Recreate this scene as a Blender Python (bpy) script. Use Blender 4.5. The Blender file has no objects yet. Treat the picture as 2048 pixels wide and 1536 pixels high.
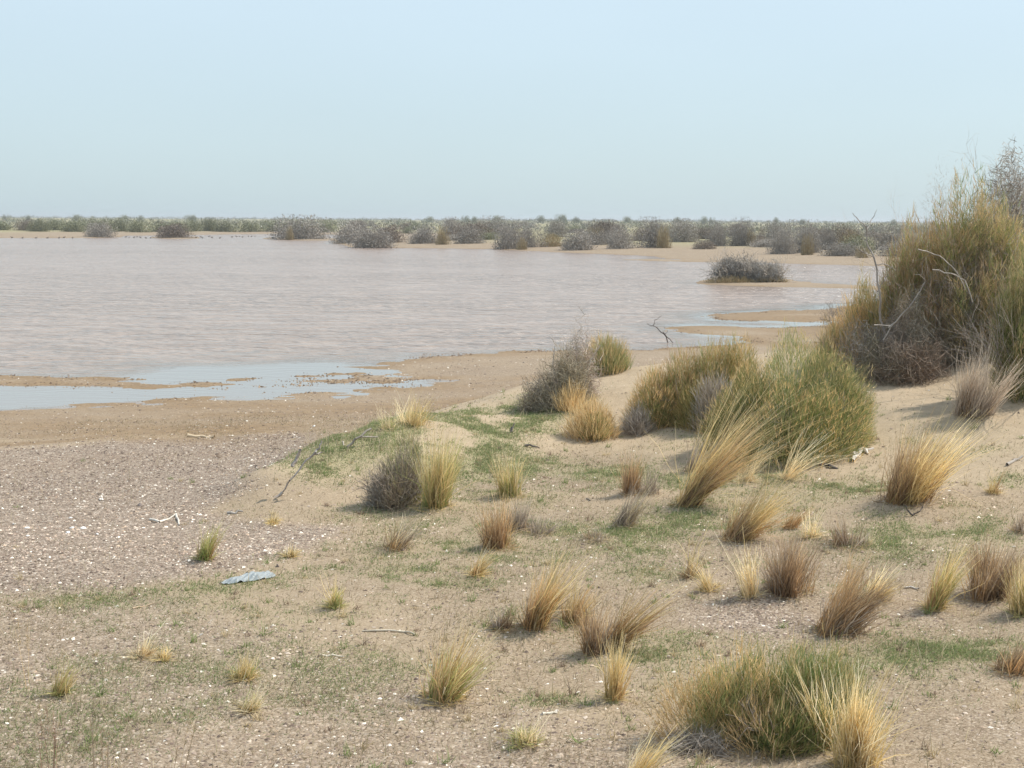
import bpy, math, time
import numpy as np
T0 = time.time()
R = math.radians
scn = bpy.context.scene
COL = scn.collection

# ------------------------------------------------------------------ camera
CAM_H, FPX, PITCH, ROLL = 3.5, 2813.0, math.atan((768 - 443) / 2813.0), R(0.33)
fwd = np.array([0, math.cos(PITCH), -math.sin(PITCH)])
up0 = np.array([0, math.sin(PITCH), math.cos(PITCH)])
r0 = np.array([1.0, 0, 0])
cr = r0 * math.cos(ROLL) + up0 * math.sin(ROLL)
cu = up0 * math.cos(ROLL) - r0 * math.sin(ROLL)
from mathutils import Matrix, Vector
cam_d = bpy.data.cameras.new('camera')
cam_d.sensor_width = 36.0
cam_d.lens = 36.0 * FPX / 2048.0
cam_d.clip_start = 0.1
cam_d.clip_end = 20000
cam = bpy.data.objects.new('camera', cam_d)
COL.objects.link(cam)
M4 = Matrix(((cr[0], cu[0], -fwd[0], 0), (cr[1], cu[1], -fwd[1], 0), (cr[2], cu[2], -fwd[2], CAM_H), (0, 0, 0, 1)))
cam.matrix_world = M4
scn.camera = cam

# ------------------------------------------------------------------ light
SUN_EL, SUN_AZ = 50.0, 72.0          # azimuth clockwise from +Y (view direction)
world = bpy.data.worlds.new('World')
scn.world = world
world.use_nodes = True
wn = world.node_tree
bg = wn.nodes['Background']
sky = wn.nodes.new('ShaderNodeTexSky')
sky.sky_type = 'NISHITA'
sky.sun_disc = False
sky.sun_elevation = R(SUN_EL)
sky.sun_rotation = R(SUN_AZ)
sky.air_density = 1.0
sky.dust_density = 1.0
sky.ozone_density = 1.0
sky.altitude = 0
# thin even high haze over the blue: pale veil whitening the whole sky
tcw = wn.nodes.new('ShaderNodeTexCoord'); sxyz = wn.nodes.new('ShaderNodeSeparateXYZ'); wn.links.new(tcw.outputs['Generated'], sxyz.inputs[0])
vr = wn.nodes.new('ShaderNodeValToRGB'); e = vr.color_ramp.elements
e[0].position = 0.0; e[0].color = (.318, .405, .442, 1)
e[1].position = .30; e[1].color = (.415, .495, .565, 1)
q = e.new(.14); q.color = (.375, .462, .517, 1)
q = e.new(1.0); q.color = (.38, .46, .55, 1)
wn.links.new(sxyz.outputs['Z'], vr.inputs[0])
vs = wn.nodes.new('ShaderNodeVectorMath'); vs.operation = 'SCALE'; vs.inputs['Scale'].default_value = 9.7
cn = wn.nodes.new('ShaderNodeTexNoise'); cn.inputs['Scale'].default_value = 1.6; cn.inputs['Detail'].default_value = 4
cmp_ = wn.nodes.new('ShaderNodeMapping'); cmp_.inputs['Scale'].default_value = (1, 1, 3.5); wn.links.new(tcw.outputs['Generated'], cmp_.inputs[0]); wn.links.new(cmp_.outputs[0], cn.inputs['Vector'])
cm = wn.nodes.new('ShaderNodeMapRange'); cm.inputs['From Min'].default_value = .3; cm.inputs['From Max'].default_value = .7; cm.inputs['To Min'].default_value = 9.35; cm.inputs['To Max'].default_value = 10.0
wn.links.new(cn.outputs[0], cm.inputs[0]); wn.links.new(cm.outputs[0], vs.inputs['Scale'])   # faintly uneven veil
wn.links.new(vr.outputs[0], vs.inputs[0])
wm_ = wn.nodes.new('ShaderNodeMix'); wm_.data_type = 'RGBA'; wm_.inputs[0].default_value = .85
wn.links.new(sky.outputs[0], wm_.inputs[6]); wn.links.new(vs.outputs[0], wm_.inputs[7])
wn.links.new(wm_.outputs[2], bg.inputs['Color'])
bg.inputs['Strength'].default_value = 0.13
sun_d = bpy.data.lights.new('sun', 'SUN')
sun_d.energy = 3.7
sun_d.angle = R(0.6)
sun_d.color = (1.0, 0.945, 0.85)
sun = bpy.data.objects.new('sun', sun_d)
COL.objects.link(sun)
sv = Vector((math.sin(R(SUN_AZ)) * math.cos(R(SUN_EL)), math.cos(R(SUN_AZ)) * math.cos(R(SUN_EL)), math.sin(R(SUN_EL))))
sun.rotation_euler = sv.to_track_quat('Z', 'Y').to_euler()
sun.location = (0, 0, 30)
scn.view_settings.view_transform = 'Standard'
scn.view_settings.look = 'None'
scn.view_settings.gamma = 1
scn.view_settings.use_curve_mapping = False
scn.view_settings.exposure = 0.45

HAZE = .00026
# ------------------------------------------------------------------ noise
_rs = np.random.RandomState(11)
_tab = _rs.rand(256, 256)
def vnoise(x, y):
    xi = np.floor(x).astype(np.int64); yi = np.floor(y).astype(np.int64)
    fx = x - xi; fy = y - yi
    fx = fx * fx * (3 - 2 * fx); fy = fy * fy * (3 - 2 * fy)
    a = _tab[xi & 255, yi & 255]; b = _tab[(xi + 1) & 255, yi & 255]
    c = _tab[xi & 255, (yi + 1) & 255]; d = _tab[(xi + 1) & 255, (yi + 1) & 255]
    return (a * (1 - fx) + b * fx) * (1 - fy) + (c * (1 - fx) + d * fx) * fy
def fbm(x, y, sc, octs=4, seed=0):
    s = 0; a = 1.0; t = 0
    for o in range(octs):
        k = sc * 2.03 ** o
        s = s + a * (vnoise(x * k + 17.3 * (o + seed), y * k - 9.1 * (o + 2 * seed)) - .5) * 2
        t += a; a *= .5
    return s / t
def sstep(a, b, x):
    t = np.clip((x - a) / (b - a), 0, 1)
    return t * t * (3 - 2 * t)

# ------------------------------------------------------------------ pixel of the photograph -> direction / ground point
def ray(px, py):
    d = cr * (px - 1024) / FPX - cu * (py - 768) / FPX + fwd
    return d
def flat(px, py, z=0.0):
    d = ray(px, py)
    t = (z - CAM_H) / min(d[2], -1e-4)
    return (d[0] * t, d[1] * t)

# ------------------------------------------------------------------ shorelines (lake outline as seen, laid on the water level)
W1 = [(-700,764),(-300,758),(0,752),(150,754),(300,758),(355,763),(420,765),(480,765),(560,762),(640,756),(700,751),(742,742),(722,734),
      (780,722),(850,711),(1000,704),(1100,700),(1280,699),(1420,692),(1500,684),(1495,675),(1400,670),(1340,662),(1320,655),(1400,652),
      (1560,655),(1640,650),(1700,644),(1600,644),(1460,641),(1412,633),(1440,628),(1540,622),(1640,618),(1760,602),(1800,590),(1740,578),
      (1560,574),(1480,572),(1392,568),(1400,561),(1480,556),(1560,557),(1640,566),(1740,572),(1850,566),(1880,548),(1800,533),(1600,528),
      (1450,524),(1330,517),(1300,512),(1200,508),(1100,504),(1000,499),(900,497),(800,496),(700,495),(690,490),(664,486),(672,482),(690,478),
      (700,474),(690,470),(560,468),(450,469),(380,470),(330,471),(250,471),(235,475),(160,476),(0,476),(-700,471)]
W2 = [(-700,786),(0,772),(150,772),(300,777),(420,775),(560,772),(640,768),(720,766),(850,762),(835,768),(770,775),(700,780),(560,786),
      (400,794),(200,807),(0,819),(-700,852)]
ISL = [[(528,478),(600,481),(690,481),(684,477),(600,474),(540,475)], [(304,476),(350,478),(396,477),(388,473),(318,473)],
       [(1212,519),(1300,522),(1430,525),(1430,521),(1300,518)]]
def proj(poly): return np.array([flat(*p) for p in poly])
W1, W2, ISL = proj(W1), proj(W2), [proj(p) for p in ISL]
def sdf(poly, X, Y):
    """negative inside"""
    best = np.full(X.shape, 1e18); inside = np.zeros(X.shape, bool)
    n = len(poly)
    for i in range(n):
        ax, ay = poly[i]; bx, by = poly[(i + 1) % n]
        ex, ey = bx - ax, by - ay
        wx, wy = X - ax, Y - ay
        t = np.clip((wx * ex + wy * ey) / (ex * ex + ey * ey), 0, 1)
        dx, dy = wx - t * ex, wy - t * ey
        best = np.minimum(best, dx * dx + dy * dy)
        c = ((ay <= Y) != (by <= Y))
        xi = ax + (Y - ay) / (ey if abs(ey) > 1e-9 else 1e-9) * ex
        inside ^= c & (X < xi)
    d = np.sqrt(best)
    return np.where(inside, -d, d)
def land_sd(X, Y):
    s = np.minimum(sdf(W1, X, Y), sdf(W2, X, Y))
    for p in ISL: s = np.maximum(s, -sdf(p, X, Y))
    return s

# dune crest polyline: x, y, height over the beach, reach in front, reach behind
CREST = np.array([(-3.3,15.6,.02,.6,.5),(-2.75,16.6,.28,1.1,.6),(-2.1,18.0,.44,1.8,.8),(-1.3,19.8,.46,2.6,1.1),(0.2,22.0,.47,3.2,1.4),(1.3,22.9,.74,3.3,1.6),
                  (2.6,23.0,.84,3.6,2.0),(4.5,22.9,1.0,4.2,2.5),(6.2,22.4,1.02,5.2,3.0),(8.5,22.0,1.25,5.5,3.2),(13,21.0,1.4,6.0,3.5),(22,20,1.3,6,4)])
def dune(X, Y):
    acc = np.zeros(X.shape)
    for i in range(len(CREST) - 1):
        a, b = CREST[i], CREST[i + 1]
        ex, ey = b[0] - a[0], b[1] - a[1]; el = math.hypot(ex, ey)
        wx, wy = X - a[0], Y - a[1]
        t = np.clip((wx * ex + wy * ey) / (el * el), 0, 1)
        dx, dy = wx - t * ex, wy - t * ey
        d2 = dx * dx + dy * dy
        h = a[2] + t * (b[2] - a[2]); lf = a[3] + t * (b[3] - a[3]); lb = a[4] + t * (b[4] - a[4])
        sd_ = (ex * dy - ey * dx) / el / np.sqrt(d2 + .05)
        L = lf + (lb - lf) * (.5 + .5 * np.clip(sd_, -1, 1))
        acc += (h * np.exp(-(d2 / L ** 2))) ** 7
    return acc ** (1 / 7.)
SHAL = flat(570, 755)
MOUNDS = []
def H(X, Y, sd=None, full=False):
    X = np.asarray(X, float); Y = np.asarray(Y, float)
    if sd is None: sd = land_sd(X, Y)
    near = np.exp(-np.maximum(Y - 20, 0) / 60)
    shallow = np.exp(-(((X - SHAL[0]) / 4.5) ** 2 + ((Y - SHAL[1]) / 6) ** 2))
    z = np.where(sd > 0, 0.85 * (1 - np.exp(-np.maximum(sd, 0) * .034)), -0.8 * (1 - np.exp(np.minimum(sd, 0) * .06)))
    z = z * (1 - .75 * shallow)
    far = sstep(330, 1500, Y)
    z = z + far * 3.2 + sstep(200, 500, Y) * .8 * fbm(X, Y, .006, 2, 5)
    edge = np.exp(-np.abs(sd) / 2.0)
    z = z + edge * fbm(X, Y, 1.3, 3, 3) * (.012 + .028 * np.clip(Y / 100, 0, 1)) + shallow * .040 * (fbm(X * .6, Y, 2.4, 5, 9) - .28)
    dn = dune(X, Y)
    z = z + dn
    inl = sstep(0.5, 4, sd)
    z = z + inl * near * (.05 * fbm(X, Y, .55, 3, 1) + .012 * fbm(X, Y, 5.0, 3, 2))
    # hummocks caught by grass on the dune
    z = z + dn.clip(0, .6) * .12 * fbm(X, Y, 1.1, 2, 7)
    for mx, my, mr_, mh in MOUNDS:
        q = ((X - mx) ** 2 + (Y - my) ** 2) / mr_ ** 2
        m = q < 9
        if np.any(m): z = np.where(m, z + mh * np.exp(-q), z)
    return (z, sd, dn) if full else z
def hit(px, py):
    d = ray(px, py)
    t = np.exp(np.linspace(math.log(4), math.log(4000), 700)) / d[1]
    P = d[None, :] * t[:, None]; P[:, 2] += CAM_H
    z = H(P[:, 0], P[:, 1])
    below = np.where(P[:, 2] < z)[0]
    if len(below) == 0:
        i = len(t) - 1
    else: i = below[0]
    if i == 0: i = 1
    a, b = t[i - 1], t[i]
    tt = np.linspace(a, b, 40); P = d[None, :] * tt[:, None]; P[:, 2] += CAM_H
    z = H(P[:, 0], P[:, 1]); k = np.where(P[:, 2] < z)[0]
    k = k[0] if len(k) else 39
    return np.array([P[k, 0], P[k, 1], z[k]])

# ------------------------------------------------------------------ mesh helpers
def mesh_np(name, V, F, C=None, smooth=False, mat=None, attr='Col'):
    """V (n,3), F (m,k) one face size"""
    me = bpy.data.meshes.new(name)
    n, m, k = len(V), len(F), F.shape[1]
    me.vertices.add(n); me.vertices.foreach_set('co', np.ascontiguousarray(V, np.float32).ravel())
    me.loops.add(m * k); me.loops.foreach_set('vertex_index', np.ascontiguousarray(F, np.int32).ravel())
    me.polygons.add(m)
    me.polygons.foreach_set('loop_start', np.arange(0, m * k, k, dtype=np.int32))
    me.polygons.foreach_set('loop_total', np.full(m, k, np.int32))
    if smooth: me.polygons.foreach_set('use_smooth', np.ones(m, bool))
    me.update(calc_edges=True)
    if C is not None:
        a = me.attributes.new(attr, 'FLOAT_COLOR', 'POINT')
        if C.shape[1] == 3: C = np.hstack([C, np.ones((len(C), 1))])
        a.data.foreach_set('color', np.ascontiguousarray(C, np.float32).ravel())
    if mat: me.materials.append(mat)
    return me
def link(name, data, parent=None, loc=None):
    o = bpy.data.objects.new(name, data); COL.objects.link(o)
    if parent: o.parent = parent
    if loc is not None: o.location = loc
    return o
def tag(o, label=None, cat=None, group=None, kind=None):
    if label: o['label'] = label
    if cat: o['category'] = cat
    if group: o['group'] = group
    if kind: o['kind'] = kind
    return o
def unit(v): return v / np.maximum(np.linalg.norm(v, axis=-1, keepdims=True), 1e-9)

class Geo:
    """collects quads with vertex colours"""
    def __init__(s): s.V = []; s.F = []; s.C = []; s.n = 0
    def add(s, V, F, C):
        s.V.append(V); s.F.append(F + s.n); s.C.append(C); s.n += len(V)
    def build(s, name, mat, smooth=False):
        return mesh_np(name, np.vstack(s.V), np.vstack(s.F), np.vstack(s.C), smooth, mat)
    def strands(s, rng, P0, D, L, W, bend, c0, c1, nseg=3, kink=0.0):
        """tapered ribbons: P0 (n,3), D unit (n,3), L (n,), W (n,), bend (n,3)"""
        n = len(P0)
        if n == 0: return
        ax = unit(np.cross(D, unit(rng.normal(size=(n, 3)))))
        ts = np.linspace(0, 1, nseg + 1)
        Vs = []; Cs = []
        for t in ts:
            P = P0 + D * (L * t)[:, None] + bend * (L * t * t)[:, None]
            if kink and 0 < t < 1: P = P + rng.normal(size=(n, 3)) * (kink * L)[:, None]
            w = (W * (1 - .8 * t ** 1.5) * .5)[:, None]
            c = c0 * (1 - t) + c1 * t
            Vs += [P - ax * w, P + ax * w]; Cs += [c, c]
        V = np.stack(Vs, 1).reshape(-1, 3); C = np.stack(Cs, 1).reshape(-1, 3)
        k = 2 * (nseg + 1)
        base = np.arange(n)[:, None, None] * k
        q = np.array([[2 * i, 2 * i + 1, 2 * i + 3, 2 * i + 2] for i in range(nseg)])[None]
        s.add(V, (base + q).reshape(-1, 4), C)
    def segs(s, A, B, ra, rb, c0, c1, sides=3):
        """prisms from A to B"""
        n = len(A)
        if n == 0: return
        D = unit(B - A)
        ref = np.where(np.abs(D[:, 2:3]) < .9, np.array([[0, 0, 1.0]]), np.array([[1.0, 0, 0]]))
        u = unit(np.cross(D, ref)); v = np.cross(D, u)
        Vs = []; Cs = []
        for P, r, c in ((A, ra, c0), (B, rb, c1)):
            for k in range(sides):
                a = 2 * math.pi * k / sides
                Vs.append(P + (u * math.cos(a) + v * math.sin(a)) * r[:, None]); Cs.append(c)
        V = np.stack(Vs, 1).reshape(-1, 3); C = np.stack(Cs, 1).reshape(-1, 3)
        base = np.arange(n)[:, None, None] * (2 * sides)
        q = np.array([[k, (k + 1) % sides, sides + (k + 1) % sides, sides + k] for k in range(sides)])[None]
        s.add(V, (base + q).reshape(-1, 4), C)

def pick(rng, n, pal, weights=None, var=.18):
    """random palette colour for n things with brightness variation"""
    pal = np.array(pal); w = None if weights is None else np.array(weights) / sum(weights)
    c = pal[rng.choice(len(pal), n, p=w)]
    return c * (1 + rng.normal(size=(n, 1)) * var).clip(.45, 1.6)

# ------------------------------------------------------------------ materials
def new_mat(name):
    m = bpy.data.materials.new(name); m.use_nodes = True
    nt = m.node_tree; nt.nodes.clear()
    return m, nt, nt.nodes.new, nt.links.new
def plant_mat(name, trans=.3, rough=.75):
    m, nt, N, L = new_mat(name)
    out = N('ShaderNodeOutputMaterial'); at = N('ShaderNodeAttribute'); at.attribute_name = 'Col'
    tc = N('ShaderNodeTexCoord'); no = N('ShaderNodeTexNoise'); no.inputs['Scale'].default_value = 9
    L(tc.outputs['Object'], no.inputs['Vector'])
    hsv = N('ShaderNodeHueSaturation'); L(at.outputs['Color'], hsv.inputs['Color'])
    mr = N('ShaderNodeMapRange'); mr.inputs['To Min'].default_value = .78; mr.inputs['To Max'].default_value = 1.22
    oi = N('ShaderNodeObjectInfo'); mo = N('ShaderNodeMapRange'); mo.inputs['To Min'].default_value = .86; mo.inputs['To Max'].default_value = 1.14
    L(oi.outputs['Random'], mo.inputs['Value']); mm = N('ShaderNodeMath'); mm.operation = 'MULTIPLY'; L(mo.outputs[0], mm.inputs[1])
    L(no.outputs['Fac'], mr.inputs['Value']); L(mr.outputs[0], mm.inputs[0]); L(mm.outputs[0], hsv.inputs['Value'])
    p = N('ShaderNodeBsdfPrincipled'); p.inputs['Roughness'].default_value = rough; p.inputs['Specular IOR Level'].default_value = .25
    L(hsv.outputs[0], p.inputs['Base Color'])
    if trans > 0:
        t = N('ShaderNodeBsdfTranslucent'); L(hsv.outputs[0], t.inputs['Color'])
        mx = N('ShaderNodeMixShader'); mx.inputs[0].default_value = trans
        L(p.outputs[0], mx.inputs[1]); L(t.outputs[0], mx.inputs[2]); L(mx.outputs[0], out.inputs['Surface'])
    else: L(p.outputs[0], out.inputs['Surface'])
    return m
M_GRASS = plant_mat('grass_blades', .4)
M_TWIG = plant_mat('dry_twigs', .0, .85)
M_STONE = plant_mat('stones', .0, .7)

def ground_mat():
    m, nt, N, L = new_mat('ground')
    out = N('ShaderNodeOutputMaterial'); p = N('ShaderNodeBsdfPrincipled')
    p.inputs['Specular IOR Level'].default_value = .2
    geo = N('ShaderNodeNewGeometry')
    za = N('ShaderNodeAttribute'); za.attribute_name = 'zone'
    zb = N('ShaderNodeAttribute'); zb.attribute_name = 'zone2'
    s1 = N('ShaderNodeSeparateColor'); L(za.outputs['Color'], s1.inputs[0])
    s2 = N('ShaderNodeSeparateColor'); L(zb.outputs['Color'], s2.inputs[0])
    def noise(scale, det=4, rough=.6):
        n = N('ShaderNodeTexNoise'); n.inputs['Scale'].default_value = scale; n.inputs['Detail'].default_value = det
        n.inputs['Roughness'].default_value = rough; L(geo.outputs['Position'], n.inputs['Vector']); return n
    def ramp(src, stops):
        r = N('ShaderNodeValToRGB'); e = r.color_ramp.elements
        while len(e) > 1: e.remove(e[0])
        e[0].position = stops[0][0]; e[0].color = (*stops[0][1], 1)
        for q, c in stops[1:]:
            k = e.new(q); k.color = (*c, 1)
        L(src, r.inputs[0]); return r
    def mix(fac, a, b, mode='MIX'):
        x = N('ShaderNodeMix'); x.data_type = 'RGBA'; x.blend_type = mode
        if isinstance(fac, float): x.inputs[0].default_value = fac
        else: L(fac, x.inputs[0])
        L(a, x.inputs[6]); L(b, x.inputs[7]); return x.outputs[2]
    n1 = noise(.6, 8, .65); n2 = noise(6, 6, .7); n3 = noise(55, 3, .7)
    beach = ramp(n1.outputs[0], [(.3, (.24, .170, .095)), (.5, (.305, .226, .132)), (.7, (.385, .292, .178))])
    sand = ramp(n2.outputs[0], [(.3, (.365, .28, .186)), (.7, (.445, .348, .238))])
    mud = ramp(n2.outputs[0], [(.3, (.17, .107, .05)), (.7, (.31, .205, .105))])
    # pebbles
    def peb(scale, stops):
        v = N('ShaderNodeTexVoronoi'); v.inputs['Scale'].default_value = scale; v.feature = 'F1'
        L(geo.outputs['Position'], v.inputs['Vector'])
        sp = N('ShaderNodeSeparateColor'); L(v.outputs['Color'], sp.inputs[0])
        return v, ramp(sp.outputs[0], stops)
    v1, g1 = peb(38, [(0, (.10, .072, .056)), (.25, (.175, .13, .10)), (.5, (.25, .192, .15)), (.78, (.39, .31, .24)), (.93, (.60, .51, .42))])
    v2, g2 = peb(95, [(0, (.12, .085, .06)), (.4, (.24, .18, .132)), (.8, (.36, .285, .21)), (1, (.55, .46, .36))])
    gr = mix(.5, g1.outputs[0], g2.outputs[0])
    # slightly sandy speckle everywhere
    c = mix(.5, beach.outputs[0], g2.outputs[0])
    c = mix(s1.outputs[0], c, gr)
    c = mix(s1.outputs[2], c, sand.outputs[0])
    c = mix(s1.outputs[1], c, mud.outputs[0])
    green = ramp(n3.outputs[0], [(.3, (.22, .22, .105)), (.7, (.38, .34, .19))])
    fm = N('ShaderNodeMath'); fm.operation = 'MULTIPLY'; fm.inputs[1].default_value = .75
    L(s2.outputs[0], fm.inputs[0])
    c = mix(fm.outputs[0], c, green.outputs[0])
    sp = ramp(n3.outputs[0], [(.3, (.8, .8, .8)), (.7, (1.15, 1.15, 1.15))])
    c = mix(.8, c, sp.outputs[0], 'MULTIPLY')
    L(c, p.inputs['Base Color'])
    rr = N('ShaderNodeMapRange'); rr.inputs['To Min'].default_value = .9; rr.inputs['To Max'].default_value = .55
    L(s1.outputs[1], rr.inputs['Value']); L(rr.outputs[0], p.inputs['Roughness'])
    b1 = N('ShaderNodeBump'); b1.inputs['Distance'].default_value = .02; b1.inputs['Strength'].default_value = .6
    L(n2.outputs[0], b1.inputs['Height'])
    b2 = N('ShaderNodeBump'); b2.inputs['Distance'].default_value = .012; b2.invert = True
    L(s1.outputs[0], b2.inputs['Strength']); L(v1.outputs['Distance'], b2.inputs['Height']); L(b1.outputs[0], b2.inputs['Normal'])
    b3 = N('ShaderNodeBump'); b3.inputs['Distance'].default_value = .006; b3.inputs['Strength'].default_value = .5
    L(n3.outputs[0], b3.inputs['Height']); L(b2.outputs[0], b3.inputs['Normal']); L(b3.outputs[0], p.inputs['Normal'])
    L(p.outputs[0], out.inputs['Surface'])
    return m
def water_mat():
    m, nt, N, L = new_mat('muddy_water')
    out = N('ShaderNodeOutputMaterial'); p = N('ShaderNodeBsdfPrincipled')
    geo = N('ShaderNodeNewGeometry'); at = N('ShaderNodeAttribute'); at.attribute_name = 'calm'
    mp = N('ShaderNodeMapping'); mp.inputs['Scale'].default_value = (.5, 1.0, 1); mp.inputs['Rotation'].default_value = (0, 0, .15)
    L(geo.outputs['Position'], mp.inputs['Vector'])
    def noise(scale, det=3):
        n = N('ShaderNodeTexNoise'); n.inputs['Scale'].default_value = scale; n.inputs['Detail'].default_value = det
        L(mp.outputs[0], n.inputs['Vector']); return n
    na = noise(1.0, 3); nb = noise(4.0, 4); nc = noise(.75, 4)
    r = N('ShaderNodeValToRGB'); r.color_ramp.elements[0].position = .35; r.color_ramp.elements[0].color = (.295, .224, .178, 1)
    r.color_ramp.elements[1].position = .68; r.color_ramp.elements[1].color = (.395, .304, .245, 1)
    L(nc.outputs[0], r.inputs[0])
    sh = N('ShaderNodeMix'); sh.data_type = 'RGBA'; sh.inputs[7].default_value = (.24, .205, .17, 1)   # clear shallows show the dark mud
    L(at.outputs['Fac'], sh.inputs[0]); L(r.outputs[0], sh.inputs[6]); L(sh.outputs[2], p.inputs['Base Color'])
    p.inputs['IOR'].default_value = 1.33
    inv = N('ShaderNodeMapRange'); inv.inputs['From Min'].default_value = 0; inv.inputs['From Max'].default_value = 1
    inv.inputs['To Min'].default_value = 1.0; inv.inputs['To Max'].default_value = .03
    L(at.outputs['Fac'], inv.inputs['Value'])
    lane = N('ShaderNodeTexNoise'); lane.inputs['Scale'].default_value = .045; lane.inputs['Detail'].default_value = 3
    L(mp.outputs[0], lane.inputs['Vector']); lm_ = N('ShaderNodeMapRange'); lm_.inputs['From Min'].default_value = .35; lm_.inputs['From Max'].default_value = .65
    lm_.inputs['To Min'].default_value = .7; lm_.inputs['To Max'].default_value = 1.15; L(lane.outputs[0], lm_.inputs['Value'])
    inv2 = N('ShaderNodeMath'); inv2.operation = 'MULTIPLY'; L(inv.outputs[0], inv2.inputs[0]); L(lm_.outputs[0], inv2.inputs[1]); inv = inv2
    rgh = N('ShaderNodeMapRange'); rgh.inputs['To Min'].default_value = .2; rgh.inputs['To Max'].default_value = .04
    L(at.outputs['Fac'], rgh.inputs['Value']); L(rgh.outputs[0], p.inputs['Roughness'])
    b1 = N('ShaderNodeBump'); b1.inputs['Distance'].default_value = .6; L(na.outputs[0], b1.inputs['Height']); L(inv.outputs[0], b1.inputs['Strength'])
    b2 = N('ShaderNodeBump'); b2.inputs['Distance'].default_value = .28; L(nb.outputs[0], b2.inputs['Height']); L(inv.outputs[0], b2.inputs['Strength'])
    L(b1.outputs[0], b2.inputs['Normal']); L(b2.outputs[0], p.inputs['Normal'])
    L(p.outputs[0], out.inputs['Surface'])
    return m

# ------------------------------------------------------------------ ground zones
GREEN = [ # px, py, half width, half height, strength : patches of short green grass
 (690,890,80,26,1.5),(640,930,60,25,.8),(900,850,150,24,1.7),(990,835,90,18,1.7),(930,905,110,46,1.6),(1040,940,90,24,1.4),(1010,985,100,28,1.1),(1160,945,120,16,1.5),(1060,830,60,18,1.5),(760,862,60,14,1.4),
 (1090,810,60,24,1.3),(1220,960,80,14,.5),(1100,980,80,18,.6),(1270,1070,110,24,.8),(1130,1060,120,20,.5),(1400,960,80,20,.7),(1370,1040,120,30,.6),(1470,1010,80,30,.5),
 (1660,970,50,12,.8),(1745,985,60,14,.9),(1820,1020,90,14,.7),(1950,960,90,14,.6),(1640,1000,60,20,.5),(1760,1090,90,28,.7),(1960,1060,90,26,.6),(1850,1060,120,30,.4),
 (700,1110,110,18,.8),(860,1100,130,24,.7),(820,1150,160,26,.7),(640,1150,80,22,.6),(1000,1110,90,22,.5),(700,1200,110,22,.5),(540,1170,70,18,.4),(400,1180,120,18,.3),
 (130,1200,30,12,1.0),(200,1200,120,24,.3),(60,1210,70,16,.3),(400,1240,200,30,.25),(1900,1300,140,26,.85),(1760,1320,100,22,.6),(1300,1310,120,18,.5),(1250,1280,60,12,.4),
 (2000,1290,80,16,.7),(280,1340,120,26,.25),(500,1300,160,30,.15),(400,1440,120,22,.25),(1100,1400,80,12,.4),(1480,1390,60,10,.4),(1300,1150,90,20,.4),(1250,1100,100,14,.6),
 (1350,880,60,14,.3),(1560,960,90,16,.5),(1000,1050,100,18,.4),(1830,880,40,10,.3),(1960,860,30,12,.7),(1930,910,80,12,.35),(780,1010,60,10,.3),(600,1110,50,12,.5)]
def blobs(lst):
    out = []
    for px, py, rx, ry, s in lst:
        c = hit(px, py); a = hit(px, py + ry); b = hit(px, py - ry)
        rw = rx * c[1] / FPX; rh = max(abs(a[1] - c[1]), min(abs(b[1] - c[1]), 1.5 * abs(a[1] - c[1])), .08)
        out.append((c[0], c[1], rw, rh, s))
    return out
GB = blobs(GREEN)
def green_d(X, Y):
    g = np.zeros(X.shape)
    for cx, cy, rw, rh, s in GB:
        g = np.maximum(g, s * np.exp(-(((X - cx) / rw) ** 2 + ((Y - cy) / rh) ** 2) ** .9))
    n = fbm(X, Y, 1.3, 5, 21)
    g = np.minimum(g, 1.25) * sstep(-.4, .25, n) * 1.1
    bgd = .2 * sstep(-.15, .45, fbm(X, Y, .8, 3, 23)) * sstep(20, 16, Y) * (Y < 24) * sstep(-.2, .8, sdf(GPOLY, X, Y))
    return np.clip(np.maximum(g, bgd), 0, 1)
GPOLY = np.array([hit(*p)[:2] for p in [(-900,960),(-200,900),(0,893),(300,874),(560,866),(640,862),(605,925),(560,975),(470,1000),(440,1020),(560,1042),(700,1055),
                                        (700,1075),(600,1110),(520,1130),(250,1180),(0,1200),(-700,1260)]])
GPOLY2 = np.array([hit(*p)[:2] for p in [(-900,1200),(0,1190),(250,1180),(600,1230),(900,1330),(1150,1440),(1500,1536),(1500,1800),(-900,1800)]])
GR2 = blobs([(1500,1235,150,50,.95),(1640,1200,60,22,.5),(1980,1460,160,60,.45),(1850,1235,100,24,.4),(1330,1200,80,30,.4),(1700,1180,60,16,.5),(1330,1130,80,16,.4)])
def gravel_d(X, Y):
    g1 = sstep(.35, -.35, sdf(GPOLY, X, Y) + .25 * fbm(X, Y, .9, 3, 31))
    g2 = .72 * sstep(.6, -.8, sdf(GPOLY2, X, Y) + .6 * fbm(X, Y, .7, 3, 32))
    g = np.maximum(g1, g2)
    for cx, cy, rw, rh, s in GR2:
        g = np.maximum(g, s * np.exp(-(((X - cx) / rw) ** 2 + ((Y - cy) / rh) ** 2) ** 1.5))
    return np.clip(np.maximum(g, np.where(Y > 19, .34, .24)), 0, 1)
SEAM = np.array([hit(*p)[:2] for p in [(-500,905),(0,889),(150,880),(260,869),(420,861),(600,853),(740,846)]])
def seam_d(X, Y):
    best = np.full(X.shape, 1e9)
    for i in range(len(SEAM) - 1):
        a, b = SEAM[i], SEAM[i + 1]; e = b - a
        t = np.clip(((X - a[0]) * e[0] + (Y - a[1]) * e[1]) / (e @ e), 0, 1)
        best = np.minimum(best, np.hypot(X - a[0] - t * e[0], Y - a[1] - t * e[1]))
    return best

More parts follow.
